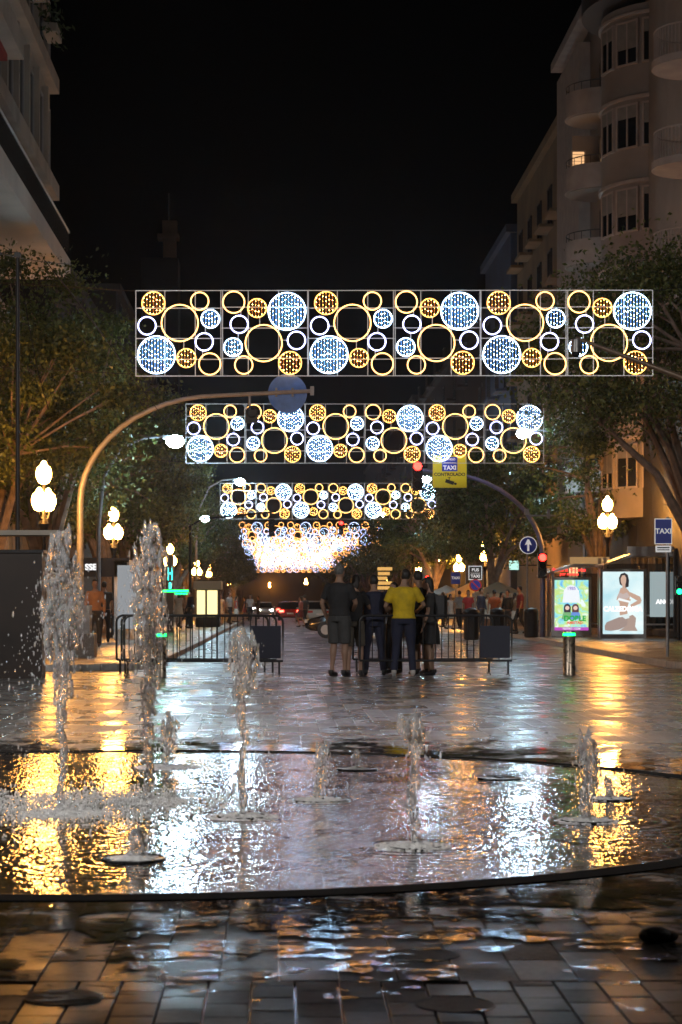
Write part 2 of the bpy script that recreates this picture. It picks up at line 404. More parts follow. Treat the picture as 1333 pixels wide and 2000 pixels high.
def spray_mat(name, milky, tint=(.8, .76, .70)):
    m = bpy.data.materials.new(name); m.use_nodes = True; nt = m.node_tree; L = nt.links.new
    for n in list(nt.nodes):
        if n.type != 'OUTPUT_MATERIAL': nt.nodes.remove(n)
    out = [n for n in nt.nodes if n.type == 'OUTPUT_MATERIAL'][0]
    geo = nt.nodes.new('ShaderNodeNewGeometry')
    nz = nt.nodes.new('ShaderNodeTexNoise'); nz.inputs['Scale'].default_value = 60; nz.inputs['Detail'].default_value = 3; L(geo.outputs['Position'], nz.inputs['Vector'])
    bp = nt.nodes.new('ShaderNodeBump'); bp.inputs['Distance'].default_value = .003; bp.inputs['Strength'].default_value = .5; L(nz.outputs[0], bp.inputs['Height'])
    gl = nt.nodes.new('ShaderNodeBsdfGlass'); gl.inputs['IOR'].default_value = 1.33; gl.inputs['Roughness'].default_value = .05; L(bp.outputs[0], gl.inputs['Normal'])
    df = nt.nodes.new('ShaderNodeBsdfDiffuse'); df.inputs['Color'].default_value = (*tint, 1)
    tl = nt.nodes.new('ShaderNodeBsdfTranslucent'); tl.inputs['Color'].default_value = (*tint, 1)
    tp = nt.nodes.new('ShaderNodeBsdfTransparent')
    a = nt.nodes.new('ShaderNodeMixShader'); a.inputs[0].default_value = .6; L(df.outputs[0], a.inputs[1]); L(tl.outputs[0], a.inputs[2])
    b = nt.nodes.new('ShaderNodeMixShader'); b.inputs[0].default_value = milky; L(gl.outputs[0], b.inputs[1]); L(a.outputs[0], b.inputs[2])
    c = nt.nodes.new('ShaderNodeMixShader'); c.inputs[0].default_value = .14; L(b.outputs[0], c.inputs[1]); L(tp.outputs[0], c.inputs[2])
    L(c.outputs[0], out.inputs['Surface'])
    return m
M_jet = spray_mat('jet_water', .2, (.97, .97, .97)); M_drop = spray_mat('drop_water', .4, (.97, .97, .97)); M_foam = spray_mat('foam_water', .6, (.95, .94, .92))

ICO = None
def ico():
    global ICO
    if ICO is None:
        bm = bmesh.new(); bmesh.ops.create_icosphere(bm, subdivisions=1, radius=1)
        ICO = (np.array([v.co[:] for v in bm.verts]), np.array([[v.index for v in f.verts] for f in bm.faces])); bm.free()
    return ICO
def blobs_mesh(name, C, Rr, m):         # many small ellipsoids in one mesh: C (n,3), Rr (n,3)
    v, f = ico(); n = len(C)
    V = (C[:, None, :]+v[None]*Rr[:, None, :]).reshape(-1, 3); Fc = (f[None]+(np.arange(n)*len(v))[:, None, None]).reshape(-1, 3)
    me = bpy.data.meshes.new(name); me.vertices.add(len(V)); me.vertices.foreach_set('co', V.ravel())
    me.loops.add(Fc.size); me.loops.foreach_set('vertex_index', Fc.ravel().astype(np.int32))
    me.polygons.add(len(Fc)); me.polygons.foreach_set('loop_start', np.arange(0, Fc.size, 3, dtype=np.int32)); me.polygons.foreach_set('loop_total', np.full(len(Fc), 3, dtype=np.int32))
    me.update(calc_edges=True); me.polygons.foreach_set('use_smooth', [True]*len(Fc)); me.materials.append(m)
    return me
def remesh_me(me, name, voxel, it=1):
    o = link('tmp', me); md = o.modifiers.new('r', 'REMESH'); md.mode = 'VOXEL'; md.voxel_size = voxel; md.use_smooth_shade = True
    if it: s2 = o.modifiers.new('s', 'SMOOTH'); s2.factor = .5; s2.iterations = it
    bpy.context.view_layer.update()
    m2 = bpy.data.meshes.new_from_object(o.evaluated_get(bpy.context.evaluated_depsgraph_get())); m2.name = name
    if not m2.materials: m2.materials.append(me.materials[0])
    bpy.data.objects.remove(o); bpy.data.meshes.remove(me)
    m2.polygons.foreach_set('use_smooth', [True]*len(m2.polygons)); return m2

def jet(label, px, by, ty, prof, foam_r, drops=300, side=0., vox=.005, lean=0., seed=1, core=.012, froth=.03, fallz=.0):
    """prof: list of (fraction of height, half width m, fill 0..1)"""
    rg = np.random.default_rng(seed)
    s = (by-VY)/CH; X, Y = (px-VX)/s, F/s; H = (by-ty)/s
    t = thing('water_jet', label, 'fountain jet', (X, Y, 0), 0, 'jets of the plaza fountain')
    C = []; Q = []
    ks = [p[0] for p in prof]
    def ctr(f):
        return (lean*f*f*H+.010*math.sin(f*H*14+seed)+.006*math.sin(f*H*37+seed*2), .008*math.sin(f*H*17+seed*3))
    # continuous core
    n = int(H/.006)+4
    for i in range(n):
        f = i/n; w_ = np.interp(f, ks, [p[1] for p in prof]); cx, cyy = ctr(f)
        rc = core*(1+.4*math.sin(i*.31+seed))+w_*.12
        C.append((cx+rg.normal(0, .003), cyy+rg.normal(0, .003), f*H)); Q.append((rc, rc, rc*1.4))
    # torn water round it
    nb = int(sum((prof[k+1][0]-prof[k][0])*H*(prof[k][1]+prof[k+1][1])*(prof[k][2]+prof[k+1][2])/2 for k in range(len(prof)-1))*2000)
    done = 0
    while done < nb:
        f = rg.random(); w_ = np.interp(f, ks, [p[1] for p in prof]); fl = np.interp(f, ks, [p[2] for p in prof])
        if rg.random() > w_*fl/max(p[1]*p[2] for p in prof): continue
        a = rg.random()*2*PI; r = w_*math.sqrt(rg.random())**.8
        cx, cyy = ctr(f); q = rg.uniform(.005, .014)
        st = rg.uniform(1.8, 5.5)
        C.append((cx+r*math.cos(a), cyy+r*math.sin(a)*.8, f*H+rg.normal(0, .01))); Q.append((q, q, q*st)); done += 1
    C = np.array(C); Q = np.array(Q); C[:, 2] = np.maximum(C[:, 2], .01)
    me = remesh_me(blobs_mesh('water_column', C, Q, M_jet), 'water_column', vox, 3)
    link('water_column', me, t)
    # flying drops, falling in arcs
    if drops:
        D = []; Q = []; k2 = 0; top = max(p[1]*p[2] for p in prof)
        while k2 < nb*1.5:                     # fine torn filaments and beads round the column
            f = rg.random(); w_ = np.interp(f, ks, [p[1] for p in prof]); fl = np.interp(f, ks, [p[2] for p in prof])
            if rg.random() > w_*fl/top: continue
            a = rg.random()*2*PI; r_ = w_*rg.uniform(.55, 1.3); cx, cyy = ctr(f); q = rg.uniform(.0011, .0036)
            D.append((cx+r_*math.cos(a), cyy+r_*math.sin(a)*.8, max(.01, f*H*.99-abs(rg.normal(0, .03))))); Q.append((q, q, q*rg.uniform(2, 8))); k2 += 1
        wmax = max(p[1] for p in prof)
        for i in range(drops):
            a = rg.random()*2*PI; v0 = abs(rg.normal(0, 1))*wmax*1.5+wmax*.25; tt = rg.random()
            z = H*(.98-tt*tt*(1-fallz))*rg.uniform(.75, 1); x = v0*tt*1.5*math.cos(a)+side*tt*tt+ctr(.9)[0]; y = v0*tt*math.sin(a)
            q = abs(rg.normal(0, .0022))+.0012
            D.append((x, y, max(.01, z))); Q.append((q, q, q*rg.uniform(1.2, 3.5)))
        o = link('flying_drops', blobs_mesh('flying_drops', np.array(D), np.array(Q), M_drop), t); o['kind'] = 'stuff'
    # churned ring at the foot
    if foam_r:
        nf = int(900*(foam_r/.2)); D = []; Q = []
        for i in range(nf):
            a = rg.random()*2*PI; r = foam_r*(rg.random()**.6); hh = froth*math.exp(-(r/foam_r)**2*1.6)
            q = rg.uniform(.003, .009)
            D.append((r*math.cos(a), r*math.sin(a), .002+hh*rg.random()*.8)); Q.append((q*1.5, q*1.5, q*.8))
        me = remesh_me(blobs_mesh('foam_ring', np.array(D), np.array(Q), M_foam), 'foam_ring', .006)
        o = link('foam_ring', me, t); o['kind'] = 'stuff'
    return t
def nozzle(px, by, r, label):
    s = (by-VY)/CH
    t = thing('nozzle_plate', label, 'nozzle plate', ((px-VX)/s, F/s, 0), 0, 'round nozzle plates in the basin')
    MB().lathe([(r*.99, .001), (r, .009), (r*.93, .013), (r*.90, .010), (.02, .010)], n=40).obj('plate', M_steel, t)
    MB().lathe([(.028, .010), (.026, .022), (.012, .023)], n=16).obj('nozzle', M_steel, t)
    return t
jet('second tallest fountain jet, broad torn head beside the dark kiosk', 122, 1590, 1038, [(0, .02, .5), (.3, .03, .6), (.5, .06, .7), (.62, .105, 1), (.75, .13, 1), (.88, .10, 1), (1, .05, 1)], .26, 1500, -.10, seed=3, core=.014)
jet('tallest fountain jet with a thick bulbous column beside the left barrier', 290, 1565, 1028, [(0, .02, .5), (.3, .045, .5), (.5, .085, .75), (.7, .11, .9), (.9, .105, 1), (1, .05, 1)], .26, 1300, 0, seed=5, core=.014)
jet('mid-height fountain jet with mushroom head, left of the black panel', 475, 1597, 1228, [(0, .018, .5), (.45, .025, .7), (.62, .045, .7), (.72, .085, .6), (.86, .10, .9), (.95, .085, 1), (1, .045, 1)], .2, 500, .0, seed=8, core=.014)
jet('short crown-shaped fountain jet in the middle of the basin', 625, 1565, 1455, [(0, .03, .8), (.4, .035, .9), (.75, .055, 1), (1, .03, 1)], .19, 120, 0, seed=11, core=.013)
jet('club-headed fountain jet nearest the front drain, right of the middle', 808, 1655, 1396, [(0, .02, .8), (.3, .028, .9), (.5, .035, .7), (.7, .025, .8), (.8, .055, .8), (.93, .075, 1), (1, .035, 1)], .19, 160, .06, seed=14, core=.014, froth=.035)
jet('stout fountain jet at the right with a rounded ragged top', 1148, 1605, 1437, [(0, .035, .8), (.4, .045, .9), (.75, .075, 1), (.92, .07, 1), (1, .035, 1)], .17, 130, .03, seed=17, core=.014)
jet('smallest bubbling jet just behind the stout right jet', 1188, 1562, 1525, [(0, .04, 1), (.5, .035, 1), (1, .02, 1)], .15, 20, 0, seed=19, core=.014)
jet('tiny forked jet on its own plate behind the crown-shaped jet', 697, 1504, 1465, [(0, .04, .9), (.5, .03, 1), (1, .02, 1)], .1, 20, 0, seed=21, core=.013)
jet('low ragged jet between the tallest jet and the mushroom-headed jet', 330, 1500, 1392, [(0, .04, .7), (.5, .06, .8), (.8, .065, .9), (1, .03, 1)], .25, 150, 0, seed=23, core=.013)
jet('squat collapsing jet in front of the tallest jet', 264, 1680, 1628, [(0, .05, .8), (.5, .045, .9), (1, .02, 1)], .13, 30, 0, seed=25, core=.014)
for a in ((262, 1680, .15, 'dark nozzle plate under the squat front-left jet'), (475, 1597, .15, 'dark nozzle plate under the mushroom-headed jet'), (625, 1565, .17, 'dark nozzle plate under the crown-shaped jet'),
          (808, 1655, .15, 'dark nozzle plate under the club-headed jet'), (1148, 1605, .15, 'dark nozzle plate under the stout right jet'), (1190, 1562, .15, 'dark nozzle plate under the smallest right jet'),
          (697, 1504, .15, 'dark nozzle plate under the tiny forked jet'), (330, 1500, .15, 'dark nozzle plate under the low ragged jet'), (975, 1522, .15, 'dark nozzle plate with no jet, between the club-headed and stout jets'),
          (600, 1545, .0, '')):
    if a[2]: nozzle(*a)
# churned shallow water under the two tall jets
rg = np.random.default_rng(40); D = []; Q = []
for px, py, sx, sy, n in ((130, 1580, .34, .55, 2600), (290, 1570, .32, .5, 2200), (20, 1575, .3, .4, 900)):
    s = (py-VY)/CH; X, Y = (px-VX)/s, F/s
    for i in range(n):
        x = rg.normal(0, sx); y = rg.normal(0, sy); h = .035*math.exp(-(x/sx)**2-(y/sy)**2)
        q = rg.uniform(.0018, .006); D.append((X+x, Y+y, .004+abs(rg.normal(0, 1))*(.006+h*.8))); Q.append((q, q, q*rg.uniform(1, 1.8)))
o = link('splash_foam', blobs_mesh('splash_foam', np.array(D), np.array(Q), M_foam))
tag(o, 'low churned splash of droplets spread under the two tallest jets', 'splash', kind='stuff')
# small fallen leaf litter lump at the right
o = MB().ball((0, 0, .02), (.06, .05, .03)).ball((.05, .01, .015), (.035, .03, .02)).obj('leaf_clump', mat('wet_leaves', (.05, .04, .02), .5, noise=.5, nscale=40, bump=1, bscale=60), None, P(1280, 1838, (1838-VY)/CH)[:2]+(0.001,))
tag(o, 'small dark clump of wet leaves on the paving at lower right', 'leaf clump')
for px, py in ((125, 1948), (830, 1865), (890, 1962)):  # flat covers let into the paving, none of them lit
    s = (py-VY)/CH
    t = thing('floor_cover', {125: 'round flat cover set in the paving at lower left', 830: 'round floor cover in the paving just before the small pavers', 890: 'round floor cover among the small pavers at the bottom edge'}[px], 'floor cover', ((px-VX)/s, F/s, 0), 0, 'round covers let into the paving')
    MB().lathe([(.119, -.02), (.119, .002), (.113, .0025)], n=40, cap=False).obj('rim', M_brickp, t)
    MB().lathe([(.113, -.01), (.112, .0015), (.01, .002)], n=40).obj('cover', mat('cover_disc', (.14, .12, .1), .6, noise=.35, nscale=25, bump=.5, bscale=90), t)

#__PART2__
# ------------------------------------------------------------------ buildings
def window(parent, c, wd, hh, axis, lit=None, split=1, depth=.12, frame=None):
    """axis 'x': window in a wall facing +-X (wd runs along Y); 'y': wall facing -Y (wd along X). sign via depth"""
    fr = MB(); e = .07
    def bx(u0, u1, z0, z1, d):
        if axis == 'x': fr.b2((-abs(d)/2, u0, z0), (abs(d)/2, u1, z1))
        else: fr.b2((u0, -abs(d)/2, z0), (u1, abs(d)/2, z1))
    bx(-wd/2, -wd/2+e, 0, hh, depth); bx(wd/2-e, wd/2, 0, hh, depth); bx(-wd/2+e, wd/2-e, hh-e, hh, depth); bx(-wd/2+e, wd/2-e, 0, e, depth)
    for k in range(1, split+1):
        u = -wd/2+wd*k/(split+1); bx(u-.03, u+.03, e, hh-e, depth*.8)
    o = fr.obj('window', frame or M_frame, parent, c, smooth=False)
    pn = MB()
    if axis == 'x': pn.b2((-.012, -wd/2+e, e), (.012, wd/2-e, hh-e))
    else: pn.b2((-wd/2+e, -.012, e), (wd/2-e, .012, hh-e))
    pn.obj('pane', lit or M_pane, o, (0, 0, 0), smooth=False)
    return o
def curved_slab(parent, name, c, r, a0, a1, z0, z1, m, n=18, inner=0.0, th=None):
    mb = MB(); vs = []; pts = [(c[0]+r*math.cos(R(a0+(a1-a0)*i/n)), c[1]+r*math.sin(R(a0+(a1-a0)*i/n))) for i in range(n+1)]
    if th is None:
        pp = pts+[(c[0], c[1])] if inner == 0 else pts
    else:
        pp = pts+[(c[0]+(r-th)*math.cos(R(a1+(a0-a1)*i/n)), c[1]+(r-th)*math.sin(R(a1+(a0-a1)*i/n))) for i in range(n+1)]
    k = len(pp); vs = [(x, y, z0) for x, y in pp]+[(x, y, z1) for x, y in pp]
    if th is None: fs = [tuple(range(k, 2*k)), tuple(reversed(range(k)))]
    else:
        fs = [];
        for i in range(n): fs += [(k+i, k+i+1, 2*k-2-i, 2*k-1-i), (i, k-1-i, k-2-i, i+1)]
    fs += [(i, (i+1) % k, k+(i+1) % k, k+i) for i in range(k)]
    return mb.add(vs, fs).obj(name, m, parent)

# left building: big overhanging first-floor slab, bays above
b = thing('office_building', 'pale building at upper left with deep overhanging slab and glass balustrade', 'building', (-14, 55, 0))
def lb(name, a, c, m): return MB().b2((a[0]+14, a[1]-55, a[2]), (c[0]+14, c[1]-55, c[2])).obj(name, m, b, smooth=False)
lb('wall', (-26, 38, 0), (-10.4, 95, 12.6), M_cream)
for y in range(44, 95, 3): lb('pilaster', (-10.4, y, .3), (-10.15, y+.7, 12.5), mat('pale_pilaster', (.5, .43, .37), .8, noise=.15))
lb('slab', (-26, 36, 12.72), (-7.4, 70, 13.38), mat('pale_slab_render', (.62, .57, .51), .8, noise=.12, nscale=.7))
lb('upper_wall', (-26, 36, 13.38), (-8.6, 74, 33), M_cream)
for z in (16.35, 20.35, 24.35, 28.35): lb('cornice', (-8.61, 58.3, z), (-8.25, 74.1, z+.55), M_cream)
for z in (17.05, 21.05, 25.05, 29.05):
    for y in (59.0, 61.7, 64.4, 67.1, 69.8, 72.4):
        window(b, (-8.55+14, y+.3-55, z), 2.0 if y < 72 else 1.2, 2.5, 'x', frame=M_frame)
        lb('mullion_pier', (-8.6, y-1.0, z-.1), (-8.36, y-.75, z+2.9), M_cream)
lb('glass_balustrade', (-7.47, 36, 13.38), (-7.44, 69.98, 14.35), mat('smoked_glass', (.09, .085, .08), .12, IOR=1.5))
lb('hand_rail', (-7.49, 36, 14.35), (-7.42, 70.0, 14.42), M_white)
lb('glass_balustrade', (-26, 69.95, 13.38), (-7.50, 69.98, 14.35), MATS['smoked_glass'])
lb('upper_slab', (-26, 36, 17.2), (-7.5, 58, 17.9), M_cream)
lb('awning', (-26, 36, 17.0), (-7.9, 57.4, 17.19), M_red)
lb('roller_awning', (-8.6, 58.5, 28.9), (-7.6, 66, 29.0), mat('green_awning', (.02, .05, .04), .8))
for k in range(5):
    mbl = MB()
    for i in range(120):
        c = Vector((random.gauss(0, .25), random.gauss(0, .8), random.gauss(0, .3))); d = Vector((random.uniform(-1, 1), random.uniform(-1, 1), random.uniform(-1, 1))).normalized()*.14; e = d.cross(Vector((.3, .5, .8))).normalized()*.06
        mbl.add([c-d, c+e, c+d, c-e], [(0, 1, 2, 3)])
    mbl.tube([(0, 0, -.5), (.05, .1, 0), (0, -.2, .4)], .02, 5)
    o = mbl.obj('balcony_plant', mat('balcony_leaf', (.04, .07, .03), .7), None, (-8.0, 60+k*2.4, 21.6+(k % 2)*4), smooth=False)
    tag(o, 'dark trailing plant on the upper left balconies, number %s from the street side in' % ['one', 'two', 'three', 'four', 'five'][k], 'plant', 'plants on the upper left balconies', 'stuff')
    b2_ = lb('planter', (-8.25, 59.2+k*2.4, 21.2+(k % 2)*4), (-7.75, 60.8+k*2.4, 21.5+(k % 2)*4), M_cream)

# right art deco corner building
b = thing('apartment_building', 'tall taupe apartment building at right with rounded bays and curved balconies', 'building', (13.2, 72, 0))
def rb(name, a, c, m): return MB().b2((a[0]-13.2, a[1]-72, a[2]), (c[0]-13.2, c[1]-72, c[2])).obj(name, m, b, smooth=False)
rb('wall', (13.2, 63, 0), (30, 90, 25.6), M_taupe)
rb('wall_far', (12.7, 83.5, 4.4), (13.19, 90, 25.0), M_taupe2)
rb('roof_slab', (12.5, 72, 25.6), (30, 90.6, 26.0), M_taupe2)
FL = [5.8, 8.8, 12.0, 15.0, 18.0, 21.0]
for z in FL:                                     # curved balconies between the bays
    if z > 19: zz = z
    curved_slab(b, 'balcony', (0, 8.2), 1.55, 180-95, 180+95, z-.12, z+.85, M_taupe2, th=.14)
    curved_slab(b, 'balcony_floor', (0, 8.2), 1.5, 180-95, 180+95, z-.16, z-.02, M_taupe)
    r_ = MB(); 
    for k in range(13):
        an = R(88+k*15.3); r_.box((1.5*math.cos(an), 8.2+1.5*math.sin(an), z+1.0), (.025, .025, .32))
    r_.tube([(1.5*math.cos(R(88+k*10)), 8.2+1.5*math.sin(R(88+k*10)), z+1.17) for k in range(19)], .022, 6)
    r_.obj('balcony_rail', M_framed, b)
    window(b, (-.02, 8.0, z+.05), 1.3, 2.25, 'x', frame=M_framed, lit=(glow('lit_blind', (1, .55, .25), 1.0) if z == 18.0 else None))
for (cx_, cy_, r, ztop) in ((1.3, .6, 2.6, 22.7),):   # rounded bays
    curved_slab(b, 'bay_wall', (cx_, cy_), r, 100, 262, 4.3, ztop, M_taupe, n=24)
    for z in FL:
        curved_slab(b, 'string_course', (cx_, cy_), r+.1, 99, 263, z+1.3, z+1.42, M_taupe2, th=.3, n=24)
        for a in (196, 221, 246):
            # flat window leaves set into the curve
            an = R(a); o = window(b, (cx_+(r-.01)*math.cos(an), cy_+(r-.01)*math.sin(an), z-.45), 1.0, 1.6, 'y', split=1, frame=M_taupe2)
            o.rotation_euler = (0, 0, an+PI/2+PI)
            bh = random.Random(int(z*10+a)).choice((.25, .7, .95, .45)); MB().b2((-.42, .02, 1.54-bh), (.42, .045, 1.54)).obj('blind', mat('blind_slats', (.2, .19, .18), .7, noise=.15, nscale=3), o, smooth=False)
for k, (x0, z0) in enumerate(((12.7, 26.9),)):
    rb('parapet', (x0, 63, z0-1.7), (x0+.5, 80-k*6, z0), M_taupe2)
curved_slab(b, 'roof_terrace', (2.4, .6), 4.4, 95, 268, 22.9, 23.6, M_framed, n=30)
# front body to the right, nearer the camera, with a balcony
rb('front_wing', (12.4, 54, 4.3), (32, 62.99, 30), M_taupe)
rb('ground_floor', (12.9, 54, 0), (32, 62.99, 4.2), mat('dark_shopfront', (.05, .035, .025), .5, noise=.3))
for z in (8.2, 11.2, 14.2, 17.2, 20.2):
    curved_slab(b, 'front_balcony', (-.8, -13.4), 1.3, 95, 265, z-.1, z+.12, M_taupe2)
    r_ = MB()
    for k in range(30):
        an = R(96+k*5.8); r_.box((-.8+1.22*math.cos(an), -13.4+1.22*math.sin(an), z+.55), (.03, .03, .85))
    r_.tube([(-.8+1.22*math.cos(R(96+k*8)), -13.4+1.22*math.sin(R(96+k*8)), z+1.0) for k in range(22)], .03, 6)
    r_.obj('front_rail', M_taupe2, b)
    window(b, (-.82, -13.4, z+.12), 1.2, 2.3, 'x', frame=M_frame)
rb('sloping_eave', (11.7, 54, 25.0), (12.39, 63, 25.5), M_taupe2)
rb('balcony_screen', (12.1, 81.3, 18.0), (13.19, 81.4, 20.5), M_taupe)
lw = window(b, (-.85, 9.27, 18.75), .62, 1.15, 'y', frame=M_taupe2, lit=MATS['lit_blind'], split=0, depth=.05)
for k in range(7): MB().b2((-.24, -.03, .12+k*.14), (.24, -.02, .135+k*.14)).obj('slat', M_brown, lw, smooth=False)
dk = mat('painted_shade_dark', (.016, .013, .011), .7, noise=.3, nscale=1.5)  # added near-black sheets, painting the lower walls dark where the lamp over-brightens them
for k in range(7):
    rb('shade_sheet', (13.02, 63.02+k*2.9, .1), (13.195, 63.02+k*2.9+2.86, 8.4), dk)
rb('shade_sheet', (12.28, 54.02, 4.35), (12.39, 62.9, 10.6), dk)
# shop level of the right building
sf = glow('shop_glow', (1, .6, .28), 1.2, True)
for y, wd in ((66, 3.2), (70.5, 3.5), (86.5, 3.0)):
    window(b, (-.24, y-72, .3), wd, 2.7, 'x', frame=M_framed, lit=sf if y == 86.5 else None, split=2)
# further buildings on the right
def block(label, x0, x1, y0, y1, h, m, face, n_f, nw, lit_idx=(), z0=4.2, dz=3.1, cat='building'):
    b = thing('building', label, cat, ((x0+x1)/2, (y0+y1)/2, 0))
    ox, oy = (x0+x1)/2, (y0+y1)/2
    MB().b2((x0-ox, y0-oy, 0), (x1-ox, y1-oy, h)).obj('wall', m, b, smooth=False)
    MB().b2((x0-ox-.3, y0-oy-.3, h+.002), (x1-ox+.3, y1-oy+.3, h+.45)).obj('cornice', m, b, smooth=False)
    fx = (x0 if face < 0 else x1)-ox; q = 0
    for i in range(n_f):
        for j in range(nw):
            y = y0-oy+(j+.5)*(y1-y0)/nw
            window(b, (fx+.02*face, y, z0+i*dz), 1.3, 1.9, 'x', frame=M_framed, lit=(MATS['warm_window'] if q in lit_idx else None)); q += 1
            if i: MB().b2((fx+.02*face if face > 0 else fx-.7, y-1.1, z0+i*dz-.25), (fx+.7 if face > 0 else fx-.02, y+1.1, z0+i*dz-.1)).obj('balcony_slab', m, b, smooth=False)
    return b
glow('warm_window', (1, .6, .3), .5)
block('ochre building behind the rounded apartment block', 13.3, 28, 90.7, 110, 23.6, M_ochre, -1, 6, 5)
block('slate blue building further along the right side of the street', 13.0, 28, 110.5, 124, 22, M_bluef, -1, 5, 3)
block('brown building on the right halfway down the avenue', 13.2, 28, 124.5, 190, 19.5, M_brown, -1, 6, 7, (3, 17))
block('dark building on the right near the far end of the avenue', 13.2, 28, 191, 300, 21, M_brown, -1, 5, 12, (5, 22))
block('narrow dark building on the left behind the trees', -28, -10.9, 96, 130, 18, M_brown, 1, 5, 6, (8,))
bt = block('dark taller building on the left of the avenue beyond the narrow one', -28, -10.8, 131, 175, 22, M_brown, 1, 6, 7, (13,))
block('dark building on the left near the far end of the avenue', -28, -10.8, 176, 300, 20, M_brown, 1, 5, 12, (6, 31))
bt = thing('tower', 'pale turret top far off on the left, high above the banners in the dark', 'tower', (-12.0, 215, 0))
MB().b2((-3, 0, 0), (1, 5, 39)).obj('shaft', mat('unlit_dark_wall', (.006, .006, .007), .9), bt, smooth=False); MB().b2((-.6, -.4, 39), (.8, 1.2, 41)).b2((-1.2, -.6, 41), (1.1, 1.4, 41.5)).b2((-.7, -.2, 41.5), (.9, 1.2, 43)).obj('turret_top', M_ochre, bt, smooth=False)  # the shaft's unlit darkness is put into its near-black colour
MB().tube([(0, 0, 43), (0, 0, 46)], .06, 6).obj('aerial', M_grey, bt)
o = MB().b2((-60, 430, 0), (60, 445, 14)).obj('far_building', M_brown, smooth=False); tag(o, 'low dark building closing the far end of the avenue', 'building')
# ------------------------------------------------------------------ trees
def leaf_mat(name, c1, c2):
    m = bpy.data.materials.new(name); m.use_nodes = True; nt = m.node_tree; L = nt.links.new; b = nt.nodes['Principled BSDF']
    g = nt.nodes.new('ShaderNodeNewGeometry'); cr = nt.nodes.new('ShaderNodeValToRGB')
    cr.color_ramp.elements[0].color = (*c1, 1); cr.color_ramp.elements[1].color = (*c2, 1)
    L(g.outputs['Random Per Island'], cr.inputs[0]); L(cr.outputs[0], b.inputs['Base Color'])
    b.inputs['Roughness'].default_value = .45
    tl = nt.nodes.new('ShaderNodeBsdfTranslucent'); L(cr.outputs[0], tl.inputs['Color'])
    mx = nt.nodes.new('ShaderNodeMixShader'); mx.inputs[0].default_value = .3
    out = [n for n in nt.nodes if n.type == 'OUTPUT_MATERIAL'][0]
    L(b.outputs[0], mx.inputs[1]); L(tl.outputs[0], mx.inputs[2]); L(mx.outputs[0], out.inputs['Surface'])
    return m
M_leaf = leaf_mat('ficus_leaf', (.03, .05, .012), (.16, .185, .05))
def make_tree(label, loc, h, r, zc, nleaf, lsize, seed, rz=0, fork=2.1, spread=1.0, group='ficus trees lining the avenue', lean=(0, 0), nlimb=7, zmin=0, clump=1.0):
    rnd = random.Random(seed); rg = np.random.default_rng(seed)
    t = thing('tree', label, 'tree', loc, rz, group)
    rz_ = (h-zc)/1.0
    # clump centres in an uneven ellipsoid
    cl = []
    while len(cl) < 62:
        v = np.array([rnd.uniform(-1, 1), rnd.uniform(-1, 1), rnd.uniform(-1, 1)]); q = np.linalg.norm(v)
        if q > 1 or q < .35: continue
        x, y, z = v*np.array([r*spread, r*spread, rz_/1.05])
        z += zc
        if z < max(zmin, fork+1.3)+rnd.random()*.8: continue
        cl.append(Vector((x+lean[0], y+lean[1], z)))
    tr = MB()
    tr.tube([(0, 0, 0), (.03, .02, fork*.5), (0, 0, fork)], [.30*h/9, .22*h/9, .25*h/9], 10)
    limbs = []
    targets = rnd.sample(cl, nlimb)
    for c in targets:
        base = Vector((rnd.uniform(-.08, .08), rnd.uniform(-.08, .08), fork-.15)); mid = base.lerp(c, .45)+Vector((rnd.uniform(-.4, .4), rnd.uniform(-.4, .4), .5)); m2 = base.lerp(c, .75)+Vector((rnd.uniform(-.3, .3), rnd.uniform(-.3, .3), .3))
        pts = [base, base.lerp(mid, .5)+Vector((0, 0, .1)), mid, m2, c]; tr.tube(pts, [.15*h/9, .12*h/9, .09*h/9, .06*h/9, .02], 7); limbs.append(pts)
    for c in cl:
        if c in targets: continue
        l = min(limbs, key=lambda L_: min((p-c).length for p in L_[1:4])); p = min(l[1:4], key=lambda p: (p-c).length)
        mid = p.lerp(c, .5)+Vector((rnd.uniform(-.25, .25), rnd.uniform(-.25, .25), .12))
        tr.tube([p, mid, c], [.045*h/9, .03*h/9, .01], 5)
    tr.obj('trunk', M_bark, t)
    # leaves
    cc = np.array([c[:] for c in cl]); idx = rg.integers(0, len(cc), nleaf)
    sz = rg.uniform(.22, .68, len(cc))*r/3.6*clump
    pos = cc[idx]+rg.normal(0, 1, (nleaf, 3))*sz[idx][:, None]*np.array([1, 1, .62])
    keep = pos[:, 2] > fork+.7; pos = pos[keep]; n = len(pos)
    d = rg.normal(0, 1, (n, 3)); d[:, 2] -= .5; d /= np.linalg.norm(d, axis=1)[:, None]
    u = np.cross(d, rg.normal(0, 1, (n, 3))); u /= np.linalg.norm(u, axis=1)[:, None]; nn = np.cross(d, u)
    L_ = (lsize*rg.uniform(.7, 1.3, n))[:, None]; W = L_*.27
    V = np.stack([pos, pos+d*L_*.5+u*W+nn*W*.3, pos+d*L_, pos+d*L_*.5-u*W+nn*W*.3], 1).reshape(-1, 3)
    F_ = (np.array([[0, 1, 2], [0, 2, 3]])[None]+(np.arange(n)*4)[:, None, None]).reshape(-1, 3)
    me = bpy.data.meshes.new('crown'); me.vertices.add(len(V)); me.vertices.foreach_set('co', V.ravel())
    me.loops.add(F_.size); me.loops.foreach_set('vertex_index', F_.ravel().astype(np.int32)); me.polygons.add(len(F_))
    me.polygons.foreach_set('loop_start', np.arange(0, F_.size, 3, dtype=np.int32)); me.polygons.foreach_set('loop_total', np.full(len(F_), 3, dtype=np.int32))
    me.update(calc_edges=True); me.materials.append(M_leaf)
    link('crown', me, t)
    return t
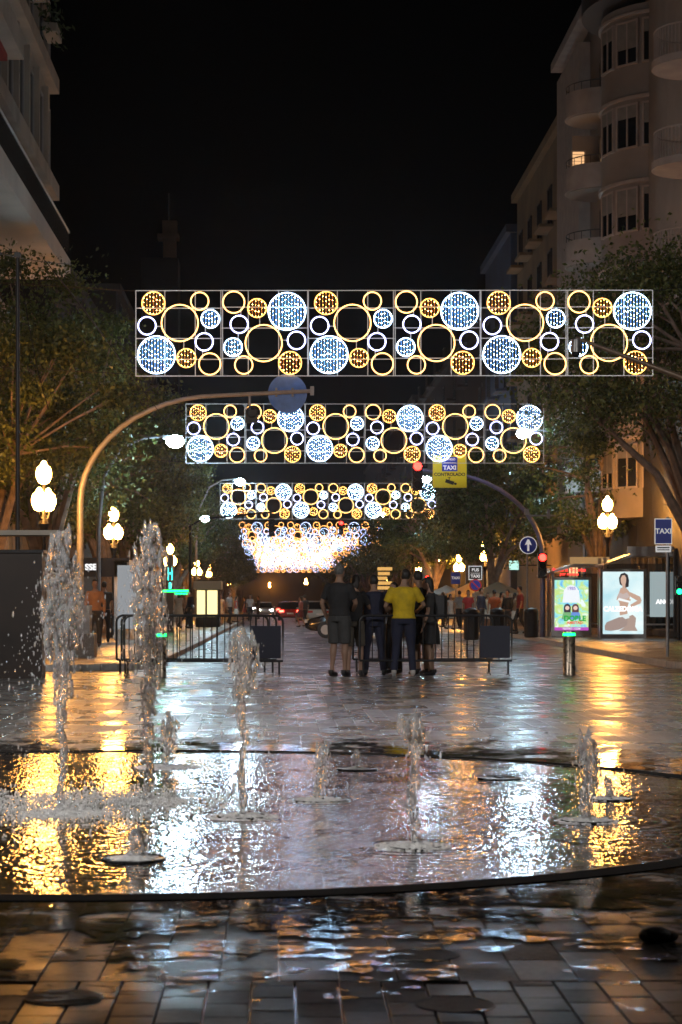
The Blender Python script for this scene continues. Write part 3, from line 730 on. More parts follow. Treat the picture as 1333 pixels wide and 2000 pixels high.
ORD = ['first', 'second', 'third', 'fourth', 'fifth', 'sixth', 'seventh', 'eighth', 'ninth', 'tenth', 'eleventh', 'twelfth', 'thirteenth', 'fourteenth', 'fifteenth', 'sixteenth']
tA = make_tree('tall dark ficus nearest on the left pavement, in front of the pale building', (-7.0, 49, .06), 8.5, 3.2, 5.9, 26000, .13, 11)
tB = make_tree('large dark ficus behind the left curved mast', (-7.3, 61.5, .06), 12.3, 3.5, 7.6, 26000, .15, 12, spread=1.0)
tC = make_tree('ficus with lamplit branches beyond the left mast', (-6.6, 76, .06), 11.2, 3.6, 6.9, 20000, .17, 13)
nT = 0
for i, (x, y, sc, src, rz) in enumerate(((-6.9, 90, .98, tC, 1.1), (-6.7, 106, .95, tB, 2.3), (-6.6, 124, .92, tC, 3.9), (-6.6, 143, .9, tB, .8), (-6.5, 163, .9, tC, 5.1), (-6.5, 186, .9, tB, 4.2), (-6.4, 212, .95, tC, 2.2), (-6.4, 242, .95, tB, 3.1), (-6.3, 280, .95, tC, .4), (-6.3, 325, 1, tB, 1.4))):
    dup(src, '%s tree of the left row counting away from the camera' % ORD[i+3], (x, y, .06), rz, sc)
tR = make_tree('big ficus at far right over the taxi sign, its bare branches lit pink', (11.3, 51.5, .06), 10.6, 3.9, 7.0, 34000, .13, 21, fork=1.9, lean=(-1.0, 0), nlimb=12, zmin=5.4)
tS = make_tree('ficus with a dark forked trunk behind the bus shelters', (12.0, 74, .06), 9.4, 3.1, 5.9, 15000, .15, 22)
tT = make_tree('yellow-green lamplit ficus on the right beside the yellow sign mast', (10.0, 92, .06), 8.8, 3.3, 5.4, 20000, .17, 24, nlimb=6)
for i, (x, y, sc, src, rz) in enumerate(((11.2, 114, 1.05, tS, 1.3), (10.0, 127, 1.08, tT, 2.5), (10.0, 147, 1.1, tS, 4), (10.1, 170, 1.1, tT, .6), (10.1, 195, 1.15, tS, 2), (10.2, 225, 1.15, tT, 5), (10.3, 262, 1.2, tS, 1), (10.4, 305, 1.25, tT, 2.9))):
    dup(src, '%s tree of the right row counting away from the camera' % ORD[i+3], (x, y, .06), rz, sc)
# ------------------------------------------------------------------ light banners
UA = [('gd', 150, 155, 85), ('gr', 343, 300, 137), ('gr', 489, 140, 68), ('wd', 567, 270, 68), ('lr', 103, 320, 68), ('wd', 172, 533, 138), ('gd', 391, 557, 70), ('lr', 522, 438, 67), ('gr', 562, 600, 82)]
UA = [(k, (x-18)/632, (690-y)/632, r/632) for k, x, y, r in UA]
UB = [(k, 1-x, 1-y, r) for k, x, y, r in UA]
E_gold = glow('gold_rope_light', (1, .44, .115), 2.45, True); E_lav = glow('lavender_rope_light', (.5, .52, 1), 3.3, True); E_goldrim = glow('gold_rim_light', (1, .4, .08), 2.4)
E_gdot = glow('gold_led_dot', (1, .42, .09), 32); E_gstr = glow('gold_led_string', (1, .3, .03), .35)
E_wdot = glow('white_led_dot', (.42, .7, 1), 66); E_wstr = glow('white_led_string', (.16, .42, 1), .6); E_wrim = glow('white_rim_light', (.55, .75, 1), 4.5, True)
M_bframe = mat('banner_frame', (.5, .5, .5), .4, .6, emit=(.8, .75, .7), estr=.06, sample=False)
PW = 2.005
def disc_mesh(kind, r):
    mb = MB(); rr = random.Random(int(r*1000)); dot, st, rim = ((E_gdot, E_gstr, E_goldrim), (E_wdot, E_wstr, E_wrim))[kind == 'wd']
    mb.torus((0, 0, 0), r, .010, 36, 5, 2)
    n = int(2*r/.068)
    for i in range(n):
        x = -r+(i+.5)*2*r/n; hh = math.sqrt(max(0, r*r-x*x))-.01
        if hh < .03: continue
        mb.box((x, 0, 0), (.012, .008, 2*hh), 1)
        z = -hh+rr.uniform(0, .05)
        while z < hh:
            q = rr.uniform(.0065, .0105); mb.add([(x-q, 0, z), (x, -q, z), (x+q, 0, z), (x, q, z), (x, 0, z+q*2.4), (x, 0, z-q*2.4)], [(0, 1, 4), (1, 2, 4), (2, 3, 4), (3, 0, 4), (1, 0, 5), (2, 1, 5), (3, 2, 5), (0, 3, 5)], 0)
            z += rr.uniform(.075, .15)
    return mb.mesh('light_disc', [dot, st, rim], False)
DM = {}
def unit_mesh(k, r):
    key = (k, round(r, 3))
    if key not in DM:
        if k in ('gr', 'lr'): DM[key] = MB().torus((0, 0, 0), r*PW-.01, .0135, 40, 6).mesh('light_ring', E_gold if k == 'gr' else E_lav)
        else: DM[key] = disc_mesh(k, r*PW-.005)
    return DM[key]
def frame_mesh(flip):
    mb = MB(); t_ = .018; W = PW
    def bar(x0, z0, x1, z1):
        if flip: x0, z0, x1, z1 = W-x0, W-z0, W-x1, W-z1
        a, b_ = min(x0, x1), max(x0, x1); c, d = min(z0, z1), max(z0, z1)
        mb.b2((a-t_/2, -.008+.03, c-t_/2), (b_+t_/2, .008+.03, d+t_/2))
    u = W/632
    bar(.01, .01, W-.01, .01); bar(.01, W-.01, W-.01, W-.01); bar(.01, .01, .01, W-.01); bar(W-.02, .01, W-.02, W-.01)
    bar(215*u, .01, 215*u, W-.01); bar(438*u, .01, 438*u, W-.01)
    for y in (190, 412, 565): bar(.01, (690-y)*u, W-.01, (690-y)*u)
    for (x0, y0, x1, y1) in ((530, 338, 530, 370), (372, 430, 372, 487), (510, 505, 510, 565), (172, 323, 215, 323)): bar((x0-18)*u, (690-y0)*u, (x1-18)*u, (690-y1)*u)
    return mb.mesh('light_panel', M_bframe, False)
FMs = [frame_mesh(False), frame_mesh(True)]
F_gold = glow('far_gold_rope', (1, .40, .10), 2.6, True); F_lav = glow('far_lavender_rope', (.45, .55, 1), 2.5, True); F_gdot = glow('far_gold_led', (1, .4, .08), 7); F_wdot = glow('far_white_led', (.4, .68, 1), 8)
def simple_panel(units):
    mb = MB()
    for k, x, z, r in units:
        x, z, r = x*PW, z*PW, r*PW
        if k in ('gr', 'lr'): mb.torus((x, 0, z), r-.01, .011, 22, 4, 0 if k == 'gr' else 1)
        else:
            mb.torus((x, 0, z), r, .011, 20, 4, 2 if k == 'gd' else 3)
            rr = random.Random(int(r*999)); n = int(r*r*110)
            for i in range(n):
                a = rr.random()*6.28; q = r*math.sqrt(rr.random())*.93; cx_, cz = x+q*math.cos(a), z+q*math.sin(a); e = .011
                mb.add([(cx_-e, 0, cz), (cx_, -e, cz), (cx_+e, 0, cz), (cx_, 0, cz+e*1.5), (cx_, 0, cz-e*1.5)], [(0, 1, 3), (1, 2, 3), (1, 0, 4), (2, 1, 4)], 4 if k == 'gd' else 5)
    return mb.mesh('light_panel', [F_gold, F_lav, F_gold, F_lav, F_gdot, F_wdot], False)
SPm = [simple_panel(UA), simple_panel(UB)]
def banner(i, xl, s, ybot, label, detail, tilt=0, wires=True):
    X, Y, Z = P(xl, ybot, s)
    t = thing('light_banner', label, 'light decoration', (X, Y, Z), 0, 'festive light banners hung across the avenue')
    t.rotation_euler = (0, tilt, 0)
    for p in range(6):
        pn = link('light_panel', FMs[p % 2] if detail else SPm[(p+(i % 2)) % 2], t, (p*PW, 0, 0))
        if detail:
            for k, x, z, r in (UA, UB)[p % 2]:
                o = link('light_ring' if k in ('gr', 'lr') else 'light_disc', unit_mesh(k, r), pn, (x*PW, 0, z*PW))
    if wires:
        mb = MB()
        for x0, x1 in ((0, -12-X+.9), (6*PW, 13.0-X)):
            mb.tube([(x0, .03, PW*.99), ((x0+x1)/2, .03, PW*.99+.25), (x1, .03, PW*.99+1.1)], .008, 4)
            mb.tube([(x0, .03, .05), ((x0+x1)/2, .03, .05+.2), (x1, .03, PW*.6)], .008, 4)
        mb.obj('hanging_wire', M_black, t)
    return t
BAN = [(84.1, 265, 735), (58.2, 363, 905), (35.2, 430, 1014), (23.6, 467, 1066)]
for s_ in (21.4, 19.7, 18.3, 17.1, 16.0, 15.1, 14.3, 13.6, 12.9, 12.3): BAN.append((s_, 545-3.4*s_, 1180-s_*4.98))
WH = ['nearest and largest light banner of rings and discs over the street', 'second light banner, hanging behind the blue disc sign', 'third light banner, above the tapering glow of the far ones', 'fourth light banner, wide top edge of the far glowing cluster']
for i, (s_, xl, yb) in enumerate(BAN):
    if i > 3: xl += [0, .5, -.3, .7, -.6, .2, .9, -.2, .5, -.4][i-4]*s_; yb += [0, .25, -.2, .1, -.3, .2, 0, -.15, .2, 0][i-4]*s_
    banner(i, xl, s_, yb, WH[i] if i < 4 else '%s light banner from the camera inside the far glowing cluster' % ORD[i], i < 3, 0 if i else R(-.05), wires=i < 4)
# ------------------------------------------------------------------ street lamps
E_globe = glow('warm_globe', (1, .41, .075), 66, True); E_globefar = glow('warm_globe_far', (1, .41, .075), 60, True)
def lamp(label, px, py, s, ang=0, zf=.06):
    X, Y, Z = P(px, py, s)      # centre of the top globe
    t = thing('street_lamp', label, 'street lamp', (X, Y, zf), ang, 'globe street lamps of the avenue')
    Z -= zf; n = 12 if s > 20 else 8
    MB().lathe([(.17, 0), (.17, .25), (.13, .3), (.10, .8), (.085, .9), (.06, 1.0), (.05, Z-1.35), (.09, Z-1.25), (.13, Z-1.12), (.07, Z-1.0), (.045, Z-.9), (.035, Z-.22)], n=10).obj('post', M_dark, t)
    a = MB()
    for q in (-1, 1): a.tube([(0, 0, Z-.98), (q*.12, 0, Z-1.02), (q*.2, 0, Z-.90), (q*.2, 0, Z-.84)], .025, 6)
    a.obj('bracket', M_dark, t)
    prof = [(.05, -.23), (.12, -.19), (.17, -.06), (.175, .02), (.145, .13), (.08, .19), (.06, .215), (.055, .25), (.02, .285)]
    gm = E_globe if s > 20 else E_globefar
    for (x, z) in ((0, 0), (-.17, -.6), (.17, -.6)):
        MB().lathe(prof, (x, 0, Z+z), n, cap=True).obj('globe', gm, t)
    return t
lamp('triple-globe lamp at far left, brightest, behind the dark kiosk', 86, 925, 88, R(62))
lamp('triple-globe lamp between the two tallest jets', 222, 1005, 58, R(35))
lamp('triple-globe lamp just right of the tallest jet', 333, 1073, 38, R(20))
for i, (px, py, s) in enumerate(((385, 1100, 28), (408, 1108, 22), (430, 1122, 17), (448, 1134, 14))): lamp('far triple-globe lamp, number %s of the left row beyond the tallest jet' % ['two', 'three', 'four', 'five'][i], px, py, s, i)
for i, (px, py, s) in enumerate(((598, 1133, 10), (612, 1139, 8), (527, 1140, 9))): lamp('pinpoint triple-globe lamp at the far end of the avenue, %s' % ['just right of the red cars', 'left of the tall man\'s shoulder', 'over the oncoming headlights'][i], px, py, s, i)
lamp('triple-globe lamp on the right behind the leaning tree limb and bus shelters', 1187, 985, 57, R(15))
lamp('triple-globe lamp above the bus and taxi sign', 948, 1062, 40, R(50))
for i, (px, py, s) in enumerate(((897, 1090, 31), (858, 1100, 26), (818, 1098, 22), (790, 1122, 18), (760, 1122, 16), (700, 1136, 12), (880, 1118, 24))): lamp('far triple-globe lamp on the right pavement, %s' % ['beside the small taxi sign', 'left of the small taxi sign', 'over the right-hand heads of the group', 'above the yellow-shirted man', 'above the direction board', 'deep down the avenue', 'under the leaves by the taxi sign'][i], px, py, s, i)
# cold white led street lights on tall arms
E_led = glow('cold_led', (.55, .85, 1), 130, True)
def ledlight(label, px, py, s, side, zf=.06):
    X, Y, Z = P(px, py, s)
    t = thing('led_street_light', label, 'street light', (X+side*2.4, Y, zf), 0, 'cold white street lights above the carriageway'); Z -= zf
    pts = [(0, 0, 0), (0, 0, Z*.55), (-side*.15, 0, Z*.8), (-side*.7, 0, Z*.95), (-side*1.4, 0, Z*1.0), (-side*2.0, 0, Z*1.01)]
    MB().tube(pts, [.08, .065, .055, .045, .04, .035], 8).obj('mast', M_grey, t)
    MB().box((-side*2.3, 0, Z+.03), (.62, .3, .09)).obj('head', M_grey, t)
    MB().ball((-side*2.38, -.03, Z-.1), (.28, .24, .2), 12, 8).obj('diffuser', E_led, t)  # ball enlarged beyond a real diffuser to give the lamp's bloom
ledlight('cold white street light at the upper left, beside the second light banner', 344, 856, 63, -1)
ledlight('brightest cold white street light under the second light banner', 470, 938, 36, -1)
ledlight('cold white street light on a curved mast left of the third banner', 401, 1010, 33, -1)
ledlight('cold white street light at the lower right of the third banner', 747, 1003, 22, 1)
ledlight('faint cold white street light right of the third banner', 801, 1016, 21, 1)
ledlight('cold white street light peeping out above the third banner', 832, 933, 33, 1)
ledlight('cold white street light inside the right end of the second banner', 1022, 842, 50, 1)
# an added floodlight to brighten the jets, and lamps of the plaza itself, standing beside the camera outside the picture
def plaza_lamp(label, x, y, z, power, aim, cone=150):
    t = thing('plaza_lamp', label, 'street light', (x, y, 0)); sg = 1 if x < 0 else -1
    MB().tube([(0, 0, 0), (0, 0, z)], [.1, .06], 10).obj('mast', M_grey, t); MB().box((sg*.3, 0, z+.06), (.8, .4, .1)).obj('head', M_grey, t)
    MB().box((sg*.35, 0, z-.0), (.6, .34, .02)).obj('diffuser', glow('plaza_led', (1, .97, .93), 8), t)
    ld = bpy.data.lights.new('luminaire', 'SPOT'); ld.energy = power; ld.color = (.98, .95, .92); ld.spot_size = R(cone); ld.spot_blend = .6; ld.shadow_soft_size = .25
    lo = bpy.data.objects.new('luminaire', ld); COL.objects.link(lo); lo.parent = t; lo.location = (sg*.35, 0, z-.08)
    lo.rotation_euler = (Vector(aim)-Vector((x, y, z))).to_track_quat('-Z', 'Y').to_euler()
plaza_lamp('added floodlight on an unseen mast, front left, brightening the fountain jets', -6.5, 3.5, 7, 4000, (-.6, 12.6, .9), 50)
plaza_lamp('tall plaza lamp on a mast outside the frame to the left', -10, 17, 8.5, 1700, (0, 27, 0))
plaza_lamp('tall plaza lamp on a mast outside the frame to the right', 12, 14, 8.5, 1500, (2, 26, 0))
# ------------------------------------------------------------------ curved signal masts and signs
def mast(label, base, top_y, end_x, s, r0, m, arc_r=None):
    X, Y, _ = P(base, 0, s); Z = CH+(VY-top_y)/s; Xe = (end_x-VX)/s
    t = thing('signal_mast', label, 'signal mast', (X, Y, .0)); dx = Xe-X; sg = 1 if dx > 0 else -1
    ar = arc_r or 2.0
    pts = [(0, 0, 0), (0, 0, 1), (0, 0, (Z-ar)*.6), (0, 0, Z-ar)]
    for k in range(1, 13):
        a = PI/2*k/12; pts.append((sg*ar*1.25*(1-math.cos(a)), 0, Z-ar+ar*math.sin(a)*.97))
    pts.append((dx, 0, Z+.03))
    n = len(pts); MB().tube(pts, [r0*(1-.5*i/n) for i in range(n)], 12).obj('mast_tube', m, t)
    return t, dx, Z
t, dx, Z = mast('long curved grey mast reaching over the street from the left, carrying the blue disc', 157, 766, 610, 84, .085, M_pole, 2.6)
tag(t)
MB().box((dx, 0, Z+.03), (.09, .14, .2)).obj('end_plate', M_pole, t)
MB().tube([(dx-1.45, 0, Z), (dx-1.45, 0, Z-.5)], .03, 6).obj('hanger', M_grey, t)
hx = (492-610)/84
sb = MB().disc(((562-610)/84+dx, .075, Z-.02), .455, 40, th=.012).obj('round_sign', mat('sign_back_blue', (.10, .22, .62), .5, noise=.15), t, smooth=False)
MB().box(((540-610)/84+dx, .035, Z-.0), (.05, .08, .2)).obj('sign_clamp', M_grey, t); MB().box(((572-610)/84+dx, .035, Z), (.05, .08, .2)).obj('sign_clamp', M_grey, t)
MB().box((hx+dx, 0, Z-.56), (.28, .2, .3)).torus((hx+dx, -.1, Z-.47), .12, .02, 16, 5).obj('signal_housing', M_black, t)
t, dx, Z = mast('curved blue-grey mast on the right carrying the yellow camera-control sign', 1060, 917, 815, 57, .10, M_bluepole, 3.0)
MB().box((0, -.05, (VY-1007)/57+CH), (.9, .06, .05)).box((-.55, -.05, (VY-1000)/57+CH), (.16, .12, .2)).box((.2, -.05, (VY-1004)/57+CH), (.1, .1, .3)).obj('bracket_arm', M_grey, t)
def sx(px): return (px-1060)/57
def sz(py): return CH+(VY-py)/57
sg = MB().b2((sx(845), -.16, sz(953)), (sx(911), -.12, sz(890))).obj('control_sign', M_yellow, t, smooth=False)
MB().b2((sx(863), -.166, sz(921)), (sx(893), -.161, sz(893))).obj('sign_panel', M_blue, sg, smooth=False)
W_ = mat('sign_white', (.8, .8, .8), .5, emit=(1, 1, 1), estr=.12, sample=False)
text('TAXI', .20, W_, sg, (sx(878), -.168, sz(914.5)), bold=.006)
MB().b2((sx(866), -.1685, sz(905)), (sx(890), -.167, sz(904.2))).obj('rule_line', W_, sg, smooth=False)
text('SERVICIO', .09, W_, sg, (sx(878), -.168, sz(898)), bold=.003)
text('CONTROLADO', .150, M_signblack, sg, (sx(878), -.163, sz(927.5)), bold=.005)
cmb = MB(); q = Matrix.Rotation(R(18), 3, 'Y'); cmb.box((sx(878), -.166, sz(942)), (.30, .004, .12), rot=q); cmb.box((sx(889), -.166, sz(945.5)), (.09, .004, .07), rot=q); cmb.box((sx(877), -.166, sz(936)), (.03, .004, .1)); cmb.box((sx(877), -.166, sz(933)), (.1, .004, .02))
cmb.obj('camera_symbol', M_signblack, sg, smooth=False)
E_redl = glow('red_signal_lens', (1, .012, .008), 9, True); E_greenl = glow('green_signal_lens', (.01, 1, .3), 3, True)
def signal(label, px, py, s, state='red', pole=None, parent=None, sc=1.0, zf=.06):
    X, Y, Z = P(px, py, s); t = thing('traffic_light', label, 'traffic light', (X, Y, zf if pole else Z-.5*sc)); 
    z0 = Z-zf if pole else .5*sc
    h = MB().box((0, .09, z0-.27*sc), (.3*sc, .18, .86*sc)).obj('housing', M_black, t, smooth=False)
    for k in range(3):
        MB().tube([(0, .0, z0-k*.27*sc), (0, -.16, z0+.005-k*.27*sc)], [.12*sc, .125*sc], 12, cap=False).obj('visor', M_black, t)
        on = (k == 0 and state == 'red') or (k == 2 and state == 'green')
        MB().disc((0, -.03, z0-k*.27*sc), (.125 if on else .1)*sc, 18).obj('lens', (E_redl if k == 0 else E_greenl) if on else M_dark, t, smooth=False)
    if pole: MB().tube([(0, .12, 0), (0, .12, z0+.1)], .05, 8).obj('post', M_dark, t)
    return t
signal('red traffic light hung at the tip of the right mast beside the yellow sign', 816, 911, 57.5, 'red', sc=1.15)
signal('red traffic light low on the right mast beside the bus shelter poster', 1060, 1089, 57.5, 'red')
signal('small red traffic light over the far light cluster', 667, 1022, 30, 'red')
signal('far red traffic light on a post behind the yellow-shirted man', 835, 1128, 33, 'red', True, sc=.8)
signal('far low red traffic light among the café tables', 853, 1175, 33, 'red', True, sc=.6)
signal('green traffic light at the far right edge beyond the shelters', 1327, 1132, 62, 'green', True, sc=.7)
signal('dark traffic light seen from behind on the left of the far cluster', 531, 1020, 40, 'off')
mt = thing('signal_mast', 'thin dark mast reaching across the third light banner from the left', 'signal mast', (P(372, 0, 40)[0], 3850/40, .0)); MB().tube([(0, 0, 0), (0, 0, 5), (.6, 0, 5.35), ((540-372)/40, 0, 5.7)], [.08, .07, .05, .04], 8).obj('mast_tube', M_dark, mt)
mt = thing('signal_mast', 'far dark mast with arm over the right lanes', 'signal mast', (P(806, 0, 30)[0], 3850/30, .0)); MB().tube([(0, 0, 0), (0, 0, 5.8), (-.6, 0, 6.2), ((660-806)/30, 0, 6.35)], [.08, .07, .05, .04], 8).obj('mast_tube', M_dark, mt)

def pole_sign(label, px, s, ytop, zf=.06, r=.03, m=M_grey):
    X, Y, Z = P(px, ytop, s); t = thing('street_sign', label, 'street sign', (X, Y, zf)); MB().tube([(0, 0, 0), (0, 0, Z-zf)], r, 8).obj('post', m, t); return t, Y, zf
# arrow sign
t, Y, zf = pole_sign('round blue ahead-only sign with a white arrow, left of the shelters', 1030, 57, 1050)
zc = CH+(VY-1065)/57-zf; c = MB().disc((.03, -.055, zc), .30, 36, th=.02).obj('sign_face', W_, t, smooth=False); MB().disc((.03, -.068, zc), .275, 36, th=.004).obj('sign_field', M_blue, c, smooth=False)
MB().add([(.03+x, -.072, zc+z) for x, z in ((-.035, -.2), (.035, -.2), (.035, .03), (.12, .0), (.03, .2), (-.03, .2), (-.12, .0), (-.035, .03))], [(0, 1, 2, 7), (2, 3, 4, 5, 6, 7)]).obj('arrow', W_, c, smooth=False)
# near taxi sign
t, Y, zf = pole_sign('blue taxi rank sign on a pale pole at the right edge', 1304, 92, 1010, r=.035)
zt, zb = CH+(VY-1013)/92-zf, CH+(VY-1063)/92-zf; xc = (1295-1304)/92
c = MB().b2((xc-.185, -.06, zb), (xc+.185, -.045, zt)).obj('sign_face', W_, t, smooth=False); MB().b2((xc-.168, -.064, zb+.017), (xc+.168, -.061, zt-.017)).obj('sign_field', M_blue, c, smooth=False)
text('TAXI', .155, W_, c, (xc, -.066, (zt+zb)/2), bold=.003)
c2 = MB().b2((xc-.165, -.06, zb-.17), (xc+.165, -.045, zb-.03)).obj('small_plate', W_, t, smooth=False); MB().b2((xc-.13, -.0635, zb-.085), (xc+.13, -.0605, zb-.06)).b2((xc-.13, -.0635, zb-.13), (xc+.13, -.0605, zb-.11)).obj('print_line', M_signblack, c2, smooth=False)
# small far taxi sign
t, Y, zf = pole_sign('small blue taxi sign on a post in front of the café umbrellas', 891, 42, 1118)
z0 = CH+(VY-1129)/42-zf; c = MB().b2((-.24, -.05, z0-.28), (.2, -.035, z0+.28)).obj('sign_face', M_blue, t, smooth=False); text('TAXI', .17, W_, c, (-.02, -.054, z0), bold=.004)
t, Y, zf = pole_sign('black bus and taxi lane plate above a round no-parking sign', 929, 47, 1108)
z0 = CH+(VY-1119)/47-zf; c = MB().b2((-.29, -.05, z0-.29), (.27, -.035, z0+.29)).obj('sign_plate', W_, t, smooth=False); MB().b2((-.26, -.054, z0-.26), (.24, -.051, z0+.26)).obj('sign_field', M_signblack, c, smooth=False)
text('BUS', .17, W_, c, (-.01, -.057, z0+.12), bold=.006); text('TAXI', .17, W_, c, (-.01, -.057, z0-.14), bold=.006); MB().b2((-.2, -.058, z0-.018), (.18, -.0555, z0-.004)).obj('rule_line', W_, c, smooth=False)
z1 = CH+(VY-1143)/47-zf; c = MB().disc((0, -.05, z1), .26, 28, th=.02).obj('no_parking_disc', M_signred, t, smooth=False); MB().disc((0, -.063, z1), .2, 28, th=.004).obj('blue_field', M_blue, c, smooth=False)
MB().box((0, -.067, z1), (.42, .003, .05), rot=Matrix.Rotation(R(45), 3, 'Y')).obj('red_bar', M_signred, c, smooth=False)
# direction boards
t, Y, zf = pole_sign('stack of warm-lit direction boards on a post behind the group', 752, 40, 1100, r=.05, m=M_dark)
for k in range(5):
    z0 = CH+(VY-1111-k*9.3)/40-zf; MB().b2((-.36+.02*(k % 2), -.08, z0-.08), (.36-.12*(k % 3), -.06, z0+.08)).obj('direction_board', mat('board_gold', (.55, .33, .08), .5, emit=(1, .55, .15), estr=.25, sample=False), t, smooth=False)
# turquoise lit box sign, pharmacy signs, shop letters
def boxsign(label, px, py, s, wd, hh, m, side=None, cat='lit sign', name='lit_sign'):
    X, Y, Z = P(px, py, s); t = thing(name, label, cat, (X, Y, Z)); MB().box((0, 0, 0), (wd, .12, hh)).obj('box', M_dark, t, smooth=False); MB().box((0, -.066, 0), (wd*.92, .01, hh*.9)).obj('lit_face', m, t, smooth=False)
    MB().tube([(wd/2, .03, 0), (wd/2+(side or .5), .03, 0)], .03, 6).obj('wall_arm', M_dark, t); return t
boxsign('pale turquoise lit box sign beside the café umbrellas', 1004, 1104, 40, .5, .5, glow('turquoise_face', (.55, 1, .85), 1.0, True), 2.5)
E_ph = glow('pharmacy_green', (.004, 1, .12), 3, True); E_cy = glow('cyan_tube', (.02, .75, .6), 2.5, True)
X, Y, Z = P(333, 1145, 48); t = thing('pharmacy_sign', 'vertical dark sign column with cyan and green neon tubes left of the far kiosk', 'pharmacy sign', (X, Y, .06))
MB().b2((-.14, -.1, 0), (.14, .1, 3.1)).obj('sign_column', M_dark, t, smooth=False)
MB().b2((-.07, -.13, 2.35), (.07, -.11, 2.4)).b2((-.09, -.13, 2.1), (-.06, -.11, 2.6)).b2((.06, -.13, 2.1), (.09, -.11, 2.6)).obj('neon_tube', E_cy, t, smooth=False); MB().b2((-.04, -.13, 1.75), (.04, -.11, 2.0)).obj('neon_tube', E_cy, t, smooth=False)
MB().b2((-.35, -.13, 1.62), (.75, -.11, 1.7)).obj('green_bar', E_ph, t, smooth=False); MB().b2((.2, -.13, 1.52), (.7, -.11, 1.58)).obj('green_bar', E_ph, t, smooth=False)
X, Y, Z = P(178, 1108, 62); t = thing('shop_sign', 'white shop lettering on a dark fascia behind the left trees', 'shop sign', (X, Y, Z)); MB().b2((-1.5, 0, -.3), (1.2, .15, .3)).obj('fascia', M_black, t, smooth=False); text('SSE', .26, glow('white_letters', (1, 1, 1), 1.2), t, (0, -.02, 0), bold=.01)
MB().tube([(-1.4, .1, -Z+.06), (-1.4, .1, -.3)], .05, 6).tube([(1.1, .1, -Z+.06), (1.1, .1, -.3)], .05, 6).obj('post', M_dark, t)

# ------------------------------------------------------------------ kiosk, pole and pedestal at the left
t = thing('advertising_kiosk', 'large dark square kiosk cut off by the left edge', 'kiosk', P(20, 0, 122)[:2]+(0,))
MB().box((-.25, 0, 1.0), (1.58, .5, 2.0)).obj('body', mat('rust_black_panel', (.022, .013, .009), .55, noise=.4, nscale=2), t, smooth=False)
MB().box((-.25, 0, 2.025), (1.64, .56, .05)).obj('top_ledge', M_dark, t, smooth=False)
MB().box((-.25, .9, 2.35), (1.9, .8, .08)).obj('rear_shelf', M_cream, t, smooth=False)
t = thing('cable_pole', 'thin black pole rising behind the dark kiosk to the overhead cables', 'pole', P(35, 0, 100)[:2]+(0,))
MB().tube([(0, 0, 0), (0, 0, 8.05)], [.05, .038], 10).obj('post', M_black, t); MB().box((0, 0, 8.0), (.12, .12, .1)).obj('cap', M_black, t)
mb = MB()
for a, b_, sag in (((0, 495), (140, 516), 4), ((-60, 490), (36, 492), 3), ((90, 510), (400, 930), -6), ((85, 505), (262, 745), -10), ((36, 500), (95, 800), 30)):
    s0, s1 = 100, 80
    A = Vector(P(a[0], a[1], s0)); B = Vector(P(b_[0], b_[1], s1 if b_[0] > 100 else 100)); mb.tube([A, A.lerp(B, .33)+Vector((0, 0, -sag/100)), A.lerp(B, .66)+Vector((0, 0, -sag/100)), B], .009, 4)
tag(mb.obj('overhead_cable', M_black), 'thin overhead cables running from the black pole across the left trees', 'cables')
t = thing('pedestal', 'square stone pedestal standing behind the tallest-but-one jet', 'pedestal', P(155, 0, 92)[:2]+(.06,))
MB().box((0, 0, .25), (.7, .7, .5)).obj('base', M_pave, t, smooth=False); MB().box((0, 0, .8), (.5, .5, .6)).obj('plinth', M_kerb, t, smooth=False)
t = thing('poster_column', 'tall backlit white poster stand behind the tallest jet', 'poster stand', P(262, 0, 62)[:2]+(.06,))
MB().b2((-.62, 0, 0), (.62, .2, 2.5)).obj('frame', M_alu, t, smooth=False); MB().b2((-.52, -.012, .35), (.52, -.002, 2.35)).obj('lit_poster', glow('poster_white', (.75, .8, .85), .35, True), t, smooth=False)
t = thing('news_kiosk', 'small yellow-lit kiosk at the end of the left barrier', 'kiosk', P(405, 0, 40)[:2]+(.06,))
MB().b2((-.55, 0, 0), (.6, 2, .5)).b2((-.55, .1, .5), (.6, 2, 2.3)).obj('body', M_brown, t, smooth=False)
MB().b2((-.65, -.4, 1.85), (.7, 2.1, 2.25)).obj('awning', mat('kiosk_awning', (.6, .55, .4), .6), t, smooth=False); MB().b2((-.5, .08, .5), (-.1, .098, 1.8)).obj('lit_window', glow('kiosk_light', (1, .8, .35), 1.6, True), t, smooth=False); MB().b2((.0, .08, .3), (.5, .098, 1.8)).obj('lit_window', MATS['kiosk_light'], t, smooth=False)

